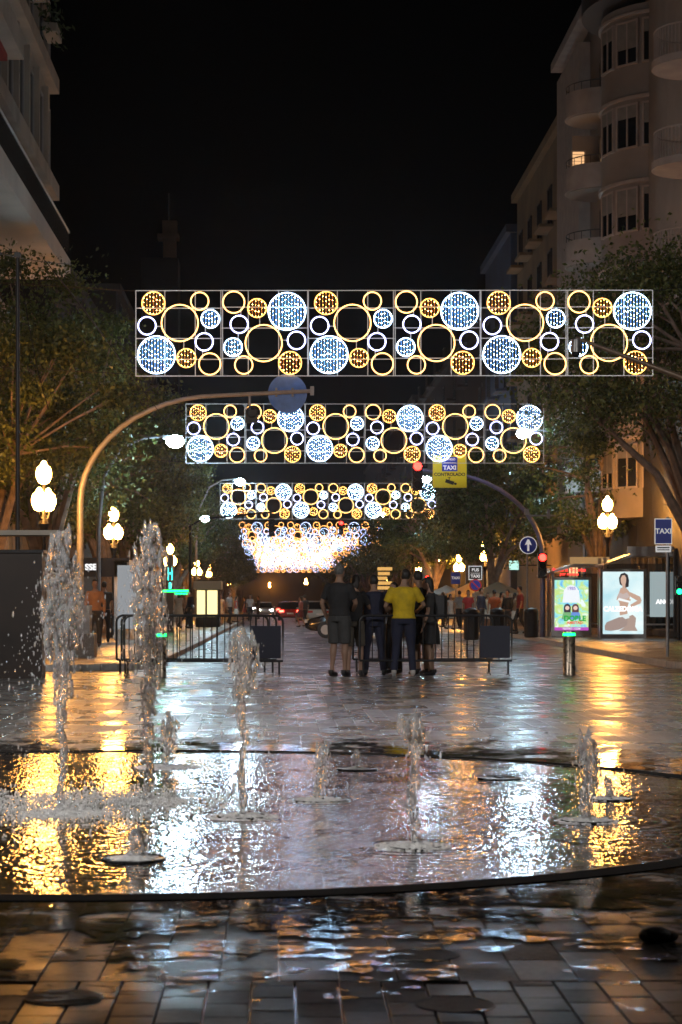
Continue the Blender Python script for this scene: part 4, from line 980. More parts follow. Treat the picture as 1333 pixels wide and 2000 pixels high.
# ------------------------------------------------------------------ bus shelters with posters
def shelter(label, x0, x1, s, ytop, fasc, tilt_l):
    X0, Y, _ = P(x0, 0, s); X1 = P(x1, 0, s)[0]; zt = CH+(VY-ytop)/s
    t = thing('bus_shelter', label, 'bus shelter', (X0, Y, .06)); Wd = X1-X0; zt -= .06
    ro = MB(); ro.add([(-tilt_l, -.6, zt-.35), (Wd*.35, -.6, zt), (Wd, -.6, zt), (Wd, 1.2, zt), (Wd*.35, 1.2, zt), (-tilt_l, 1.2, zt-.35), (-tilt_l, -.6, zt-.41), (Wd*.35, -.6, zt-.09), (Wd, -.6, zt-.09), (Wd, 1.2, zt-.09), (Wd*.35, 1.2, zt-.09), (-tilt_l, 1.2, zt-.41)],
        [(0, 1, 4, 5), (1, 2, 3, 4), (11, 10, 7, 6), (10, 9, 8, 7), (6, 7, 1, 0), (7, 8, 2, 1), (5, 4, 10, 11), (4, 3, 9, 10), (2, 8, 9, 3), (0, 5, 11, 6)]).obj('roof', M_alu, t, smooth=False)
    MB().b2((Wd*.3, -.3, zt+.0), (Wd, -.26, zt+.24)).obj('roof_fascia', fasc, t, smooth=False)
    for x, y in ((.03, 0), (Wd-.05, 0), (.03, 1.1), (Wd-.05, 1.1)): MB().b2((x-.05, y-.05, 0), (x+.05, y+.05, zt-.12)).obj('post', M_alu, t, smooth=False)
    MB().b2((.1, 1.1, .3), (Wd-.1, 1.115, zt-.3)).obj('rear_glass', mat('shelter_glass', (.05, .06, .06), .05, IOR=1.45, Alpha=.5), t, smooth=False)
    be = MB().b2((Wd*.2, .6, .42), (Wd*.9, .95, .47)).obj('bench', M_alu, t, smooth=False)
    return t, Wd, zt
def poster_box(t, s, x0px, x1px, y0px, y1px, refx, y=-.05):
    x0, x1 = (x0px-refx)/s, (x1px-refx)/s; z1, z0 = CH+(VY-y0px)/s-.06, CH+(VY-y1px)/s-.06
    f = MB(); e = .09
    f.b2((x0-e, y, z0-.2), (x0, y+.2, z1+e)); f.b2((x1, y, z0-.2), (x1+e, y+.2, z1+e)); f.b2((x0, y, z1), (x1, y+.2, z1+e)); f.b2((x0, y, z0-.2), (x1, y+.2, z0)); f.b2((x0, y+.1, z0), (x1, y+.2, z1))
    f.b2((x0+.1, y+.04, .0), (x0+.2, y+.16, z0-.2)); f.b2((x1-.2, y+.04, .0), (x1-.1, y+.16, z0-.2))
    o = f.obj('poster_case', M_alu, t, smooth=False); return o, x0, x1, z0, z1, y
def poster_bg(c, x0, x1, z0, z1, y, tops, bots, k):
    """softly mottled backlit sheet"""
    m = bpy.data.materials.new('poster_sheet'); m.use_nodes = True; nt = m.node_tree; L = nt.links.new; b = nt.nodes['Principled BSDF']
    tc = nt.nodes.new('ShaderNodeTexCoord'); n = nt.nodes.new('ShaderNodeTexNoise'); n.inputs['Scale'].default_value = k; n.inputs['Detail'].default_value = 2; n.inputs['Distortion'].default_value = .8; L(tc.outputs['Object'], n.inputs['Vector'])
    cr = nt.nodes.new('ShaderNodeValToRGB'); e = cr.color_ramp.elements; e[0].position = .32; e[0].color = (*tops, 1); e[1].position = .68; e[1].color = (*bots, 1)
    if k > 2:
        q = e.new(.45); q.color = (.35, .8, .75, 1); q = e.new(.56); q.color = (.55, .75, .2, 1)
    L(n.outputs[0], cr.inputs[0]); L(cr.outputs[0], b.inputs['Emission Color']); b.inputs['Emission Strength'].default_value = .38; b.inputs['Base Color'].default_value = (0, 0, 0, 1)
    return MB().b2((x0, y+.05, z0), (x1, y+.06, z1)).obj('poster', m, c, smooth=False)
E = lambda n, c, s_=1: glow('print_'+n, c, s_)
t, Wd, zt = shelter('bus shelter with the colourful poster, left of the two', 1078, 1188, 57, 1102, mat('gold_fascia', (.5, .38, .2), .5, emit=(1, .6, .25), estr=.1, sample=False), .35)
text('Buses & Tranvias', .165, E('led_red', (1, .05, .04), 2.2), t, (.55, -.35, CH+(VY-1113.5)/57-.06), bold=.004); text('por minuto', .14, MATS['print_led_red'], t, (.55, -.35, CH+(VY-1121.5)/57-.06), bold=.004)
c, x0, x1, z0, z1, y = poster_box(t, 57, 1080, 1146, 1133, 1231, 1078, -.45)
poster_bg(c, x0, x1, z0, z1, y, (.12, .4, .85), (.8, .95, .95), 3.2)
u = lambda a: x0+(x1-x0)*a; v_ = lambda a: z0+(z1-z0)*a
pp = MB(); pp.disc((u(.5), y+.047, v_(.76)), .24, 24); pp.poly([(u(.24), v_(.55)), (u(.76), v_(.55)), (u(.72), v_(.8)), (u(.28), v_(.8))], y+.046); pp.obj('white_figure_print', E('white', (.9, .95, 1), .95), c, smooth=False)
for k, (a, hair, dress) in enumerate(((.38, (.04, .03, .05), (.2, .45, .2)), (.62, (.12, .05, .06), (.15, .3, .7)))):
    MB().disc((u(a), y+.044, v_(.46)), .115, 20).poly([(u(a)-.11, v_(.32)), (u(a)+.11, v_(.32)), (u(a)+.12, v_(.46)), (u(a)-.12, v_(.46))], y+.0445).obj('hair_print', E('hair%d' % k, hair), c, smooth=False)
    MB().poly([(u(a)-.2, v_(.22)), (u(a)+.2, v_(.22)), (u(a)+.13, v_(.36)), (u(a)-.13, v_(.36))], y+.043).obj('dress_print', E('dress%d' % k, dress), c, smooth=False)
    MB().disc((u(a), y+.041, v_(.445)), .072, 20).obj('face_print', E('face', (.85, .6, .5)), c, smooth=False)
text('1985', .15, E('violet', (.3, .2, .6)), c, (u(.5), y+.04, v_(.83)), bold=.003)
text('DOBLE', .24, E('green', (.02, .4, .06)), c, (u(.6), y+.038, v_(.235)), bold=.012); text('AMISTAD', .13, E('orange', (.8, .12, .05)), c, (u(.6), y+.038, v_(.15)), bold=.006)
MB().b2((x0, y+.042, z0), (x1, y+.046, z0+.11)).obj('purple_strip', E('purple', (.5, .08, .5)), c, smooth=False); text('TEATRO . COM', .09, MATS['print_white'], c, (u(.5), y+.038, z0+.055), bold=.002)
t, Wd, zt = shelter('larger bus shelter with the swimwear poster, under the taxi sign', 1180, 1322, 59, 1082, M_alu, .1)
c, x0, x1, z0, z1, y = poster_box(t, 59, 1173, 1252, 1117, 1238, 1180, -.5)
poster_bg(c, x0, x1, z0, z1, y, (.45, .72, .80), (.85, .95, .93), .9)
# flat print of a kneeling model, seen three-quarter
def prt(name, col, pts, lvl): return MB().poly([(u(a), v_(b)) for a, b in pts], y+.046-lvl*.0015).obj(name, E(name, col), c, smooth=False)
SK = (.55, .36, .27)
prt('hair_print_long', (.03, .025, .03), [(.42, .80), (.40, .9), (.45, .965), (.54, .985), (.62, .95), (.65, .86), (.64, .76), (.55, .74)], 1)
prt('torso_print', SK, [(.42, .48), (.36, .60), (.40, .66), (.44, .735), (.50, .75), (.58, .74), (.68, .66), (.66, .55), (.60, .40), (.62, .30), (.42, .30)], 2)
prt('head_print', (.62, .42, .32), [(.45, .83), (.44, .89), (.48, .94), (.54, .945), (.58, .90), (.575, .83), (.54, .77), (.49, .765)], 3)
prt('neck_print', SK, [(.485, .73), (.56, .73), (.56, .80), (.49, .80)], 2)
prt('arm_print', SK, [(.64, .68), (.72, .66), (.92, .60), (.96, .54), (.93, .49), (.70, .43), (.68, .47), (.85, .535), (.68, .60)], 3)
prt('arm_print_front', SK, [(.36, .60), (.34, .55), (.50, .50), (.68, .52), (.69, .56), (.50, .55), (.42, .62)], 4)
prt('thigh_print', (.36, .27, .24), [(.06, .06), (.05, .13), (.10, .19), (.40, .27), (.62, .28), (.60, .13), (.40, .07), (.2, .05)], 3)
prt('shin_print', (.42, .31, .26), [(.40, .05), (.60, .14), (.62, .28), (.74, .31), (.82, .26), (.80, .12), (.86, .05)], 4)
prt('bikini_print', (.55, .45, .42), [(.38, .58), (.40, .67), (.50, .64), (.60, .67), (.66, .60), (.60, .565), (.5, .57)], 5)
prt('bikini_band_print', (.9, .95, .95), [(.36, .545), (.66, .50), (.68, .53), (.40, .58)], 6)
prt('bikini_bottom_print', (.75, .85, .85), [(.44, .30), (.64, .33), (.66, .26), (.56, .24)], 6)
text('CALZEDONIA', .22, E('white2', (1, 1, 1), 1.3), c, (u(.5), y+.034, v_(.40)), bold=.01, sx=.92)
t2 = MB().b2((x1+.35, .25, .7), (x1+1.1, .27, 2.2)).obj('side_poster', glow('side_sheet', (.55, .68, .7), .55, True), t, smooth=False)
text('ANO', .2, MATS['print_white2'], t2, (x1+.78, .24, 1.2), bold=.01)
MB().tube([(x1+.1, .5, .75), (x1+1.4, .5, .75)], .03, 6).obj('lean_rail', M_alu, t)
o = MB().b2((-.1, 0, 0), (.3, .4, .5)).obj('utility_box', M_grey, t, (Wd+.1, .3, 0), smooth=False)
# ------------------------------------------------------------------ barriers, bollards, bins
def barrier(label, px0, px1, s, rz=0, panel=None, z=0.0, dup_of=None):
    X0, Y, _ = P(px0, 0, s); L_ = (px1-px0)/s; t = thing('crowd_barrier', label, 'barrier', (X0, Y, z), rz, 'black crowd barriers across the street mouth'); r = .019
    H0, H1 = .255, .995; q = .11
    pts = [(0, 0, H0), (0, 0, H1-q)]+[(q*(1-math.cos(PI/2*k/5)), 0, H1-q+q*math.sin(PI/2*k/5)) for k in range(1, 6)]+[(L_-q+q*math.sin(PI/2*k/5), 0, H1-q+q*math.cos(PI/2*k/5)) for k in range(0, 6)]+[(L_, 0, H0), (0, 0, H0)]
    MB().tube(pts, r, 8).obj('frame', M_black, t)
    me = MB().tube([(0, 0, H0), (0, 0, H1-.005)], .0085, 6).mesh('bar', M_black)
    n = int(L_/.2)
    for i in range(1, n): link('bar', me, t, (L_*i/n, 0, 0))
    for x in (.06, L_-.06):
        f = MB().tube([(x, 0, H0), (x, 0, .05), (x, 0, .02)], .018, 8); f.tube([(x, -.27, .014), (x, -.02, .03), (x, .27, .014)], .013, 6); f.obj('foot', M_black, t)
    if panel: MB().b2((panel[0], -.032, .30), (panel[1], -.022, .83)).obj('panel', mat('navy_panel', (.012, .014, .03), .5), t, smooth=False)
    return t
barrier('left crowd barrier nearest the camera, with the dark panel at its right end', 243, 553, 119.5, 0, (2.06, 2.56))
barrier('middle one of the three left crowd barriers standing together', 238, 540, 117.6, R(1.2))
barrier('rearmost of the three left crowd barriers standing together', 228, 524, 116.0, R(.6))
barrier('right crowd barrier the group leans on, with a dark panel at its right end', 703, 1000, 118.6, 0, (1.98, 2.47))
barrier('crowd barrier directly behind the right one, slightly offset', 690, 962, 115.8, R(-.8))
for px, sg_, lb_ in ((313, 120, 'round bollard with a green light ring beside the tallest jet'), (1112, 117.5, 'round bollard with a green light ring in front of the poster shelter')):
    t = thing('bollard', lb_, 'bollard', P(px, 0, sg_)[:2]+(0,), 0, 'bollards with green light rings')
    MB().lathe([(.105, 0), (.105, .02), (.1, .03), (.1, .66)], n=28).obj('post', mat('bollard_metal', (.25, .2, .15), .3, .7, noise=.3, nscale=12), t)
    MB().lathe([(.098, .66), (.103, .665), (.103, .70), (.098, .705)], n=28).obj('light_ring', glow('green_ring', (.004, 1, .10), 3.2, True), t)
    MB().lathe([(.1, .705), (.105, .71), (.1, .735), (.01, .74)], n=28).obj('cap', M_alu, t)
for px, s, ln in ((920, 60, 'left'), (972, 58, 'middle')):
    pass
for px, s, lb_ in ((921, 62, 'black cylindrical litter bin behind the right barrier, under the lane plate'), (972, 60, 'black litter bin behind the panel end of the right barrier'), (1038, 58, 'black litter bin beside the right mast')):
    t = thing('litter_bin', lb_, 'litter bin', P(px, 0, s)[:2]+(.06,)); MB().lathe([(.2, 0), (.24, .05), (.24, .85), (.25, .87)], n=18).obj('body', M_black, t); MB().lathe([(.25, .87), (.22, .95), (.1, 1.0), (.01, 1.01)], n=18).obj('lid', M_dark, t)
# cctv arm at upper right
X, Y, Z = P(1125, 660, 100); t = thing('camera_mast', 'long brown lamp arm entering from the right edge with a dome camera', 'camera mast', (P(1480, 0, 100)[0], Y, 0))
dx = X-P(1480, 0, 100)[0]
MB().tube([(0, 0, 0), (0, 0, 4.4), (-.35, 0, 5.15), (-1.5, 0, 5.62), (dx, 0, Z)], [.1, .09, .07, .06, .035], 10).obj('mast_tube', mat('brown_mast', (.22, .15, .1), .4, .3, noise=.2), t)
MB().lathe([(.02, 0), (.09, -.03), (.1, -.2), (.105, -.28)], (dx, 0, Z), 14).obj('camera_housing', M_alu, t); MB().ball((dx, 0, Z-.30), .085, 14, 8).obj('camera_dome', M_pane, t)
# ------------------------------------------------------------------ cars
def car(label, px, yb, rz, paint, back=True, lights=(0, 1), kind=0, zf=-.055):
    s = (yb-VY)/(CH-zf); X, Y = (px-VX)/s, F/s
    t = thing('parked_car' if kind else 'car', label, 'car', (X, Y, zf), rz)
    Lc, Wc = 4.2, 1.74
    st = [(-2.1, .35, .62, .80), (-2.02, .28, .86, .84), (-1.4, .22, .93, .87), (-.5, .2, .92, .87), (.6, .2, .90, .87), (1.3, .22, .86, .86), (1.9, .28, .72, .80), (2.1, .38, .58, .70)]
    mb = MB(); vs = []
    for y, z0, z1, w_ in st: vs += [(-w_*.92, y, z0), (-w_, y, z0+.15), (-w_, y, (z0+z1)/2), (-w_*.93, y, z1-.06), (-w_*.8, y, z1), (w_*.8, y, z1), (w_*.93, y, z1-.06), (w_, y, (z0+z1)/2), (w_, y, z0+.15), (w_*.92, y, z0)]
    n = 10; fs = [(i*n+k, (i+1)*n+k, (i+1)*n+(k+1) % n, i*n+(k+1) % n) for i in range(len(st)-1) for k in range(n)]+[tuple(range(n)), tuple(reversed(range((len(st)-1)*n, len(st)*n)))]
    mb.add(vs, fs).obj('body', paint, t)
    cb = MB(); vs = []
    for y, z, w_ in ((-1.75, .90, .74), (-1.25, 1.38, .60), (-.9, 1.46, .58), (.1, 1.46, .58), (.35, 1.40, .58), (1.15, .88, .74)): vs += [(-w_*1.0, y, z), (w_, y, z)]
    bot = [(-.8, -1.75, .88), (.8, -1.75, .88), (-.8, 1.15, .86), (.8, 1.15, .86)]
    fs = [(0, 1, 3, 2), (8, 9, 11, 10), (0, 2, 4, 6, 8, 10), (1, 11, 9, 7, 5, 3), (0, 10, 11, 1)]
    cb.add(vs, fs).obj('windows', M_pane, t, smooth=False)
    MB().add([(-.6, -1.25, 1.385), (.6, -1.25, 1.385), (.59, -.9, 1.475), (-.59, -.9, 1.475), (.59, .1, 1.475), (-.59, .1, 1.475), (.59, .35, 1.41), (-.59, .35, 1.41)], [(0, 1, 2, 3), (3, 2, 4, 5), (5, 4, 6, 7)]).obj('roof', paint, t)
    for x in (-.82, .82):
        for y in (-1.35, 1.32):
            wh = MB().tube([(x-.1, y, .31), (x+.1, y, .31)], .31, 16).obj('wheel', M_black, t); MB().tube([(x-.11, y, .31), (x+.11, y, .31)], .18, 12).obj('rim', M_alu, wh)
    for x in (-.66, .66):
        MB().box((x, -2.09, .72), (.34, .06, .14)).obj('tail_light', glow('tail_red', (1, .05, .03), 7, True) if lights[0] else M_signred, t, smooth=False)
        MB().box((x, 2.06, .62), (.3, .1, .12)).obj('headlight', glow('head_white', (1, .95, .85), 30, True) if lights[1] else M_alu, t, smooth=False)
    MB().box((0, -2.12, .55), (.5, .02, .11)).obj('number_plate', M_white, t, smooth=False); MB().box((0, 2.11, .45), (.5, .02, .11)).obj('number_plate', M_white, t, smooth=False)
    for x in (-.93, .93): MB().box((x, .75, .95), (.16, .1, .12)).obj('wing_mirror', paint, t)
    return t
pr = mat('red_paint', (.35, .02, .015), .25, noise=.1, Coat_Weight=.5); pd = mat('dark_paint', (.02, .02, .025), .25, Coat_Weight=.5); ps = mat('silver_paint', (.4, .42, .43), .3, .3, Coat_Weight=.5); pw = mat('pale_paint', (.45, .5, .5), .3, Coat_Weight=.5)
car('red car in the middle of the avenue with its brake lights on', 567, 1212, 0, pr, lights=(1, 0))
car('second red car, just ahead of the first', 556, 1203, 0, pr, lights=(1, 0))
car('silver car coming towards the plaza with headlights on', 519, 1203, PI, ps, lights=(0, 1))
car('far car with headlights on in the left lane', 505, 1196, PI, ps, lights=(0, 1))
car('pale green-grey car waiting right of the red cars', 612, 1215, .2, pw, lights=(0, 0))
car('dark car half hidden behind the man in black at the left of the group', 712, 1246, R(82), pd, lights=(0, 0))
car('far car with lit headlights near the end of the avenue', 535, 1191, PI, pd, lights=(0, 1))
car('dark car parked far down the right kerb', 654, 1198, 0, pd, lights=(0, 0))
# café umbrellas
for i, (px, py, s, c) in enumerate(((905, 1143, 38, (.55, .42, .25)), (862, 1146, 34, (.5, .47, .42)), (960, 1140, 42, (.5, .42, .3)))):
    X, Y, Z = P(px, py, s); t = thing('cafe_umbrella', ['golden lit café umbrella behind the small taxi sign', 'pale café umbrella further back to its left', 'beige café umbrella left of the right mast'][i], 'umbrella', (X+.3, Y, .06), 0, 'café umbrellas on the right pavement')
    Z -= .06; vs = [(0, 0, Z+.1)]+[(1.25*math.cos(PI/4*k+.4), 1.25*math.sin(PI/4*k+.4), Z-.45) for k in range(8)]+[(1.25*math.cos(PI/4*k+.4), 1.25*math.sin(PI/4*k+.4), Z-.62) for k in range(8)]
    MB().add(vs, [(0, 1+k, 1+(k+1) % 8) for k in range(8)]+[(1+k, 9+k, 9+(k+1) % 8, 1+(k+1) % 8) for k in range(8)]).obj('canopy', mat('umbrella_cloth%d' % i, c, .8), t, smooth=False); MB().tube([(0, 0, 0), (0, 0, Z)], .03, 8).obj('pole', M_grey, t)
    MB().ball((0, 0, Z-.35), .06, 8, 6).obj('bulb', E_globefar, t)
#__PART3__
# ------------------------------------------------------------------ people (figure faces +Y; local metres for a 1.75 m adult)
def limb(mb, pts, rad, n=10): mb.tube(pts, rad, n)
def hand(mb, wrist, d, side, curl=.5):
    d = Vector(d).normalized(); wv = Vector(wrist); up = Vector((0, 1, 0)) if abs(d.y) < .8 else Vector((0, 0, 1))
    a = d.cross(up).normalized()*side; n = a.cross(d).normalized()*side
    mb.tube([wv, wv+d*.03, wv+d*.085], [(.024, .02), (.038, .018), (.040, .016)], 10)
    for k, (o, L_) in enumerate(((-.029, .070), (-.010, .080), (.010, .076), (.028, .060))):
        b0 = wv+d*.07+a*o; b1 = b0+d*L_*.5+n*.006*curl; b2_ = b1+(d*(1-curl*.5)+n*curl*.8).normalized()*L_*.5
        mb.tube([b0, b1, b2_], [.0105, .0098, .0085], 6)
    b0 = wv+d*.025-a*.025; b1 = b0-a*.025+d*.03; mb.tube([b0, b1, b1+d*.032-a*.004], [.013, .012, .010], 6)
def person(label, loc, rz=0, h=1.75, shirt=None, sleeve='short', low='trousers', lowm=None, hair=None, hairlen=0, build=1.0, arms=None, legs=None, head=(0, 0), shoem=None, vox=.0125, group=None, backpack=False, dress=False, female=False):
    t = thing('person', label, 'person', loc, rz, group); k = h/1.75; t.scale = (k, k, k)
    b = build; fw = .9 if female else 1.0
    arms = arms or (((-.25, .0, 1.13), (-.25, .08, .88)), ((.25, .0, 1.13), (.25, .08, .88)))
    legs = legs or (((-.105, .02, .49), (-.11, -.02, .09)), ((.105, .02, .49), (.11, -.02, .09)))
    lean = head[0]
    tor = [((0, 0, .86), (.158*b, .105*b)), ((0, 0, .95), (.168*b, .118*b)), ((0, .0, 1.07), (.142*b*(.92 if female else 1), .102*b)), ((0, -.005, 1.2), (.158*b*fw, .115*b)), ((0, -.01, 1.33), (.182*b*fw, .118*b)), ((0, -.01, 1.41), (.172*b*fw, .095*b)), ((0, 0, 1.46), (.10*b, .07)), ((0, .0, 1.50), (.06, .062))]
    def torso(mb, g=0, z0=0, z1=9):
        s_ = [(p, (r[0]+g, r[1]+g)) for p, r in tor if z0 <= p[2] <= z1]; mb.tube([p for p, r in s_], [(r[1], r[0]) if False else r for p, r in s_], 16)
    sh = [(-.175*b*fw, -.01, 1.405), (.175*b*fw, -.01, 1.405)]
    mb = MB(); torso(mb)
    mb.tube([(0, 0, 1.47), (lean*.4, .012+head[1]*.4, 1.56)], [.058, .054], 12)
    hc = Vector((lean, .02+head[1], 1.645)); mb.ball(hc, (.074, .092, .112), 18, 14); mb.ball(hc+Vector((0, .045, -.05)), (.052, .05, .06), 12, 8)
    mb.tube([hc+Vector((0, .085, .015)), hc+Vector((0, .112, -.022))], [.009, .015], 8)
    for q in (-1, 1): mb.ball(hc+Vector((q*.075, -.005, -.012)), (.012, .022, .033), 8, 6)
    for i, q in ((0, -1), (1, 1)):
        S_ = Vector(sh[i]); E_, W_2 = Vector(arms[i][0]), Vector(arms[i][1])
        mb.tube([S_, S_.lerp(E_, .5), E_, E_.lerp(W_2, .35), W_2], [.050*b, .044*b, .037, .038, .026], 10); mb.ball(S_, .052*b, 10, 7)
        d = (W_2-E_).normalized(); hand(mb, W_2, d, q)
        K, A = Vector(legs[i][0]), Vector(legs[i][1]); H_ = Vector((q*.088*b, 0, .90))
        mb.tube([H_, H_.lerp(K, .5), K, K.lerp(A, .3)+Vector((0, -.012, 0)), K.lerp(A, .7), A], [.088*b, .072*b, .052, .054, .038, .034], 12)
        mb.tube([A+Vector((0, -.03, -.04)), A+Vector((0, .05, -.055)), A+Vector((0, .15, -.068))], [.034, .036, .026], 8)
    body = link('body', remesh(mb, 'body', M_skin, vox), t)
    # shirt
    g = .014; mb = MB(); torso(mb, g, .95 if low != 'dress' else .86, 1.47)
    for i in (0, 1):
        S_ = Vector(sh[i]); E_, W_2 = Vector(arms[i][0]), Vector(arms[i][1]); mb.ball(S_, .062*b, 10, 7)
        if sleeve == 'short': mb.tube([S_, S_.lerp(E_, .72)], [.064*b, .062*b], 12)
        elif sleeve == 'long': mb.tube([S_, S_.lerp(E_, .5), E_, W_2], [.062*b, .056*b, .05, .038], 12)
    rr = random.Random(sum(map(ord, label)))
    for k_ in range(9):                        # folds
        z = rr.uniform(.97, 1.25); a = rr.uniform(0, 6.28); mb.tube([(.15*b*math.cos(a), .11*b*math.sin(a), z), (.155*b*math.cos(a+.5), .115*b*math.sin(a+.5), z-.1)], .014, 6)
    link('shirt', remesh(mb, 'shirt', shirt, vox), t)
    g = .013; mb = MB(); torso(mb, g+.002, .86, 1.0)
    for i, q in ((0, -1), (1, 1)):
        K, A = Vector(legs[i][0]), Vector(legs[i][1]); H_ = Vector((q*.088*b, 0, .90))
        if low == 'trousers': mb.tube([H_, H_.lerp(K, .5), K, K.lerp(A, .5), A+Vector((0, 0, .0))], [.098*b, .086*b, .07, .064, .060], 12)
        elif low == 'shorts': mb.tube([H_, H_.lerp(K, .5), H_.lerp(K, .93)], [.102*b, .096*b, .088*b], 12)
        elif low == 'hotpants': mb.tube([H_, H_.lerp(K, .45)], [.10*b, .092*b], 12)
    if low in ('skirt', 'dress'): mb.tube([(0, 0, .98), (0, 0, .8), (0, .01, .56)], [(.165*b, .125), (.2, .16), (.23, .19)], 16)
    link('skirt' if low in ('skirt', 'dress') else ('trousers' if low == 'trousers' else 'shorts'), remesh(mb, 'lower', lowm or M_black, vox), t)
    mb = MB(); mb.ball(hc+Vector((0, -.014, .022)), (.082, .092, .105), 16, 12)
    if hairlen: mb.tube([hc+Vector((0, -.05, .03)), hc+Vector((0, -.075, -.07)), hc+Vector((0, -.085, -.07-hairlen))], [(.07, .05), (.078, .04), (.05, .025)], 12)
    hm = remesh(mb, 'hair', hair or M_hair, .011)
    bm = bmesh.new(); bm.from_mesh(hm)
    bmesh.ops.delete(bm, geom=[v for v in bm.verts if v.co.y > hc.y+.035 and v.co.z < hc.z+.055 or (not hairlen and v.co.z < hc.z-.065)], context='VERTS'); bm.to_mesh(hm); bm.free()
    link('hair', hm, t)
    for i in (0, 1):
        A = Vector(legs[i][1]); mb = MB(); mb.tube([A+Vector((0, -.055, -.052)), A+Vector((0, .02, -.05)), A+Vector((0, .10, -.060)), A+Vector((0, .19, -.068))], [(.036, .034), (.042, .038), (.046, .03), (.032, .02)], 12)
        mb.tube([A+Vector((0, -.035, -.05)), A+Vector((0, -.03, .01))], [.044, .045], 10)
        link('shoe', remesh(mb, 'shoe', shoem or M_black, .011), t)
    if backpack: MB().box((0, -.2, 1.22), (.3, .16, .42)).tube([(-.1, -.12, 1.42), (-.11, .02, 1.47)], .02, 6).tube([(.1, -.12, 1.42), (.11, .02, 1.47)], .02, 6).obj('backpack', M_black, t)
    return t
C_ = lambda n, c: mat('cloth_'+n, c, .85, noise=.2, nscale=9, bump=.4, bscale=25)
cb, cn, cy_, cg, ct, cw = C_('black', (.018, .018, .02)), C_('navy', (.014, .017, .04)), C_('yellow', (.62, .42, .012)), C_('charcoal', (.05, .05, .05)), C_('taupe', (.11, .095, .075)), C_('pale', (.4, .38, .36))
def pl(px, s, dz=0): x, y, _ = P(px, 0, s); return (x, y, dz)
G = 'people gathered at the right crowd barrier'
person('tall grey-haired man in black T-shirt and shorts at the left of the group', pl(663, 119), R(-28), 1.83, cb, 'short', 'shorts', cg, M_hairg, build=1.06, group=G,
       arms=(((-.29, -.03, 1.14), (-.26, .1, .9)), ((.24, .1, 1.15), (.1, .28, 1.02))), legs=(((-.10, .02, .49), (-.12, -.02, .09)), ((.09, .03, .49), (.07, .05, .09))))
person('woman in shorts and dark top leaning between the tall man and the man in navy', pl(693, 118), R(-10), 1.66, cb, 'short', 'shorts', ct, M_hair, .07, group=G, female=True, build=.95, head=(.01, .06),
       arms=(((-.26, .08, 1.18), (-.1, .27, 1.10)), ((.26, .08, 1.18), (.1, .27, 1.10))), shoem=cg)
person('stocky man all in navy with arms folded on the barrier', pl(731, 117.5), R(4), 1.66, cn, 'short', 'trousers', cn, M_hair, build=1.14, group=G, head=(.0, .05),
       arms=(((-.29, .06, 1.17), (-.12, .28, 1.08)), ((.29, .06, 1.17), (.1, .28, 1.05))), legs=(((-.13, .02, .49), (-.16, -.02, .09)), ((.13, .02, .49), (.17, -.02, .09))))
person('small dark-haired figure half hidden behind the yellow-shirted man', pl(770, 114), R(150), 1.55, cg, 'short', 'trousers', cb, M_hair, .1, group=G, female=True, build=.88)
person('man in a bright yellow T-shirt and navy trousers seen from behind', pl(789, 118.5), R(-3), 1.75, cy_, 'short', 'trousers', cn, M_hair, build=1.12, group=G, head=(.03, .03),
       arms=(((-.30, .02, 1.15), (-.24, .22, 1.03)), ((.33, .04, 1.17), (.24, .26, 1.08))), legs=(((-.12, .02, .49), (-.16, -.02, .09)), ((.12, .02, .49), (.15, -.02, .09))), shoem=cw)
person('bare-legged man in black T-shirt right behind the yellow shirt', pl(821, 116), R(30), 1.74, cb, 'short', 'shorts', cb, M_hair, build=.98, group=G, head=(-.02, .04),
       arms=(((-.25, .08, 1.17), (-.1, .27, 1.08)), ((.25, -.0, 1.14), (.24, .1, .92))))
person('woman with a dark backpack at the right end of the group', pl(841, 116.8), R(75), 1.63, cg, 'short', 'skirt', cb, M_hair, .12, group=G, female=True, build=.95, backpack=True, head=(0, .03))
person('slim person in dark shorts squeezed between the yellow shirt and the backpack', pl(828, 114.5), R(160), 1.6, cn, 'short', 'hotpants', cb, M_hair, .16, group=G, female=True, build=.86)
# people further off: six figures, then copies with clothes of their own
walk = (((-.1, .16, .5), (-.1, .05, .09)), ((.1, -.02, .5), (.1, -.24, .13)))
walk2 = (((-.1, -.02, .5), (-.1, -.26, .13)), ((.1, .17, .5), (.1, .1, .09)))
base = [person('woman in a pink skirt crossing the road beside the red car', pl(588, 36, -.055), R(70), 1.66, C_('rose', (.35, .16, .16)), 'short', 'skirt', C_('plum', (.12, .03, .05)), M_hair, .15, female=True, legs=walk, vox=.03, group='people in the distance'),
        person('man in white shirt walking near the kerb left of the silver car', pl(489, 30, .06), R(190), 1.75, cw, 'short', 'trousers', cb, None, legs=walk2, vox=.03, group='people in the distance'),
        person('woman in a pale dress on the left pavement behind the barrier bars', pl(432, 36, .06), R(165), 1.65, C_('cream', (.5, .46, .4)), 'none', 'dress', MATS['cloth_cream'], M_hair, .2, female=True, legs=walk, vox=.03, group='people in the distance'),
        person('man in dark clothes standing by the yellow-lit kiosk', pl(372, 42, .06), R(120), 1.78, cn, 'long', 'trousers', cg, None, vox=.03, group='people in the distance')]
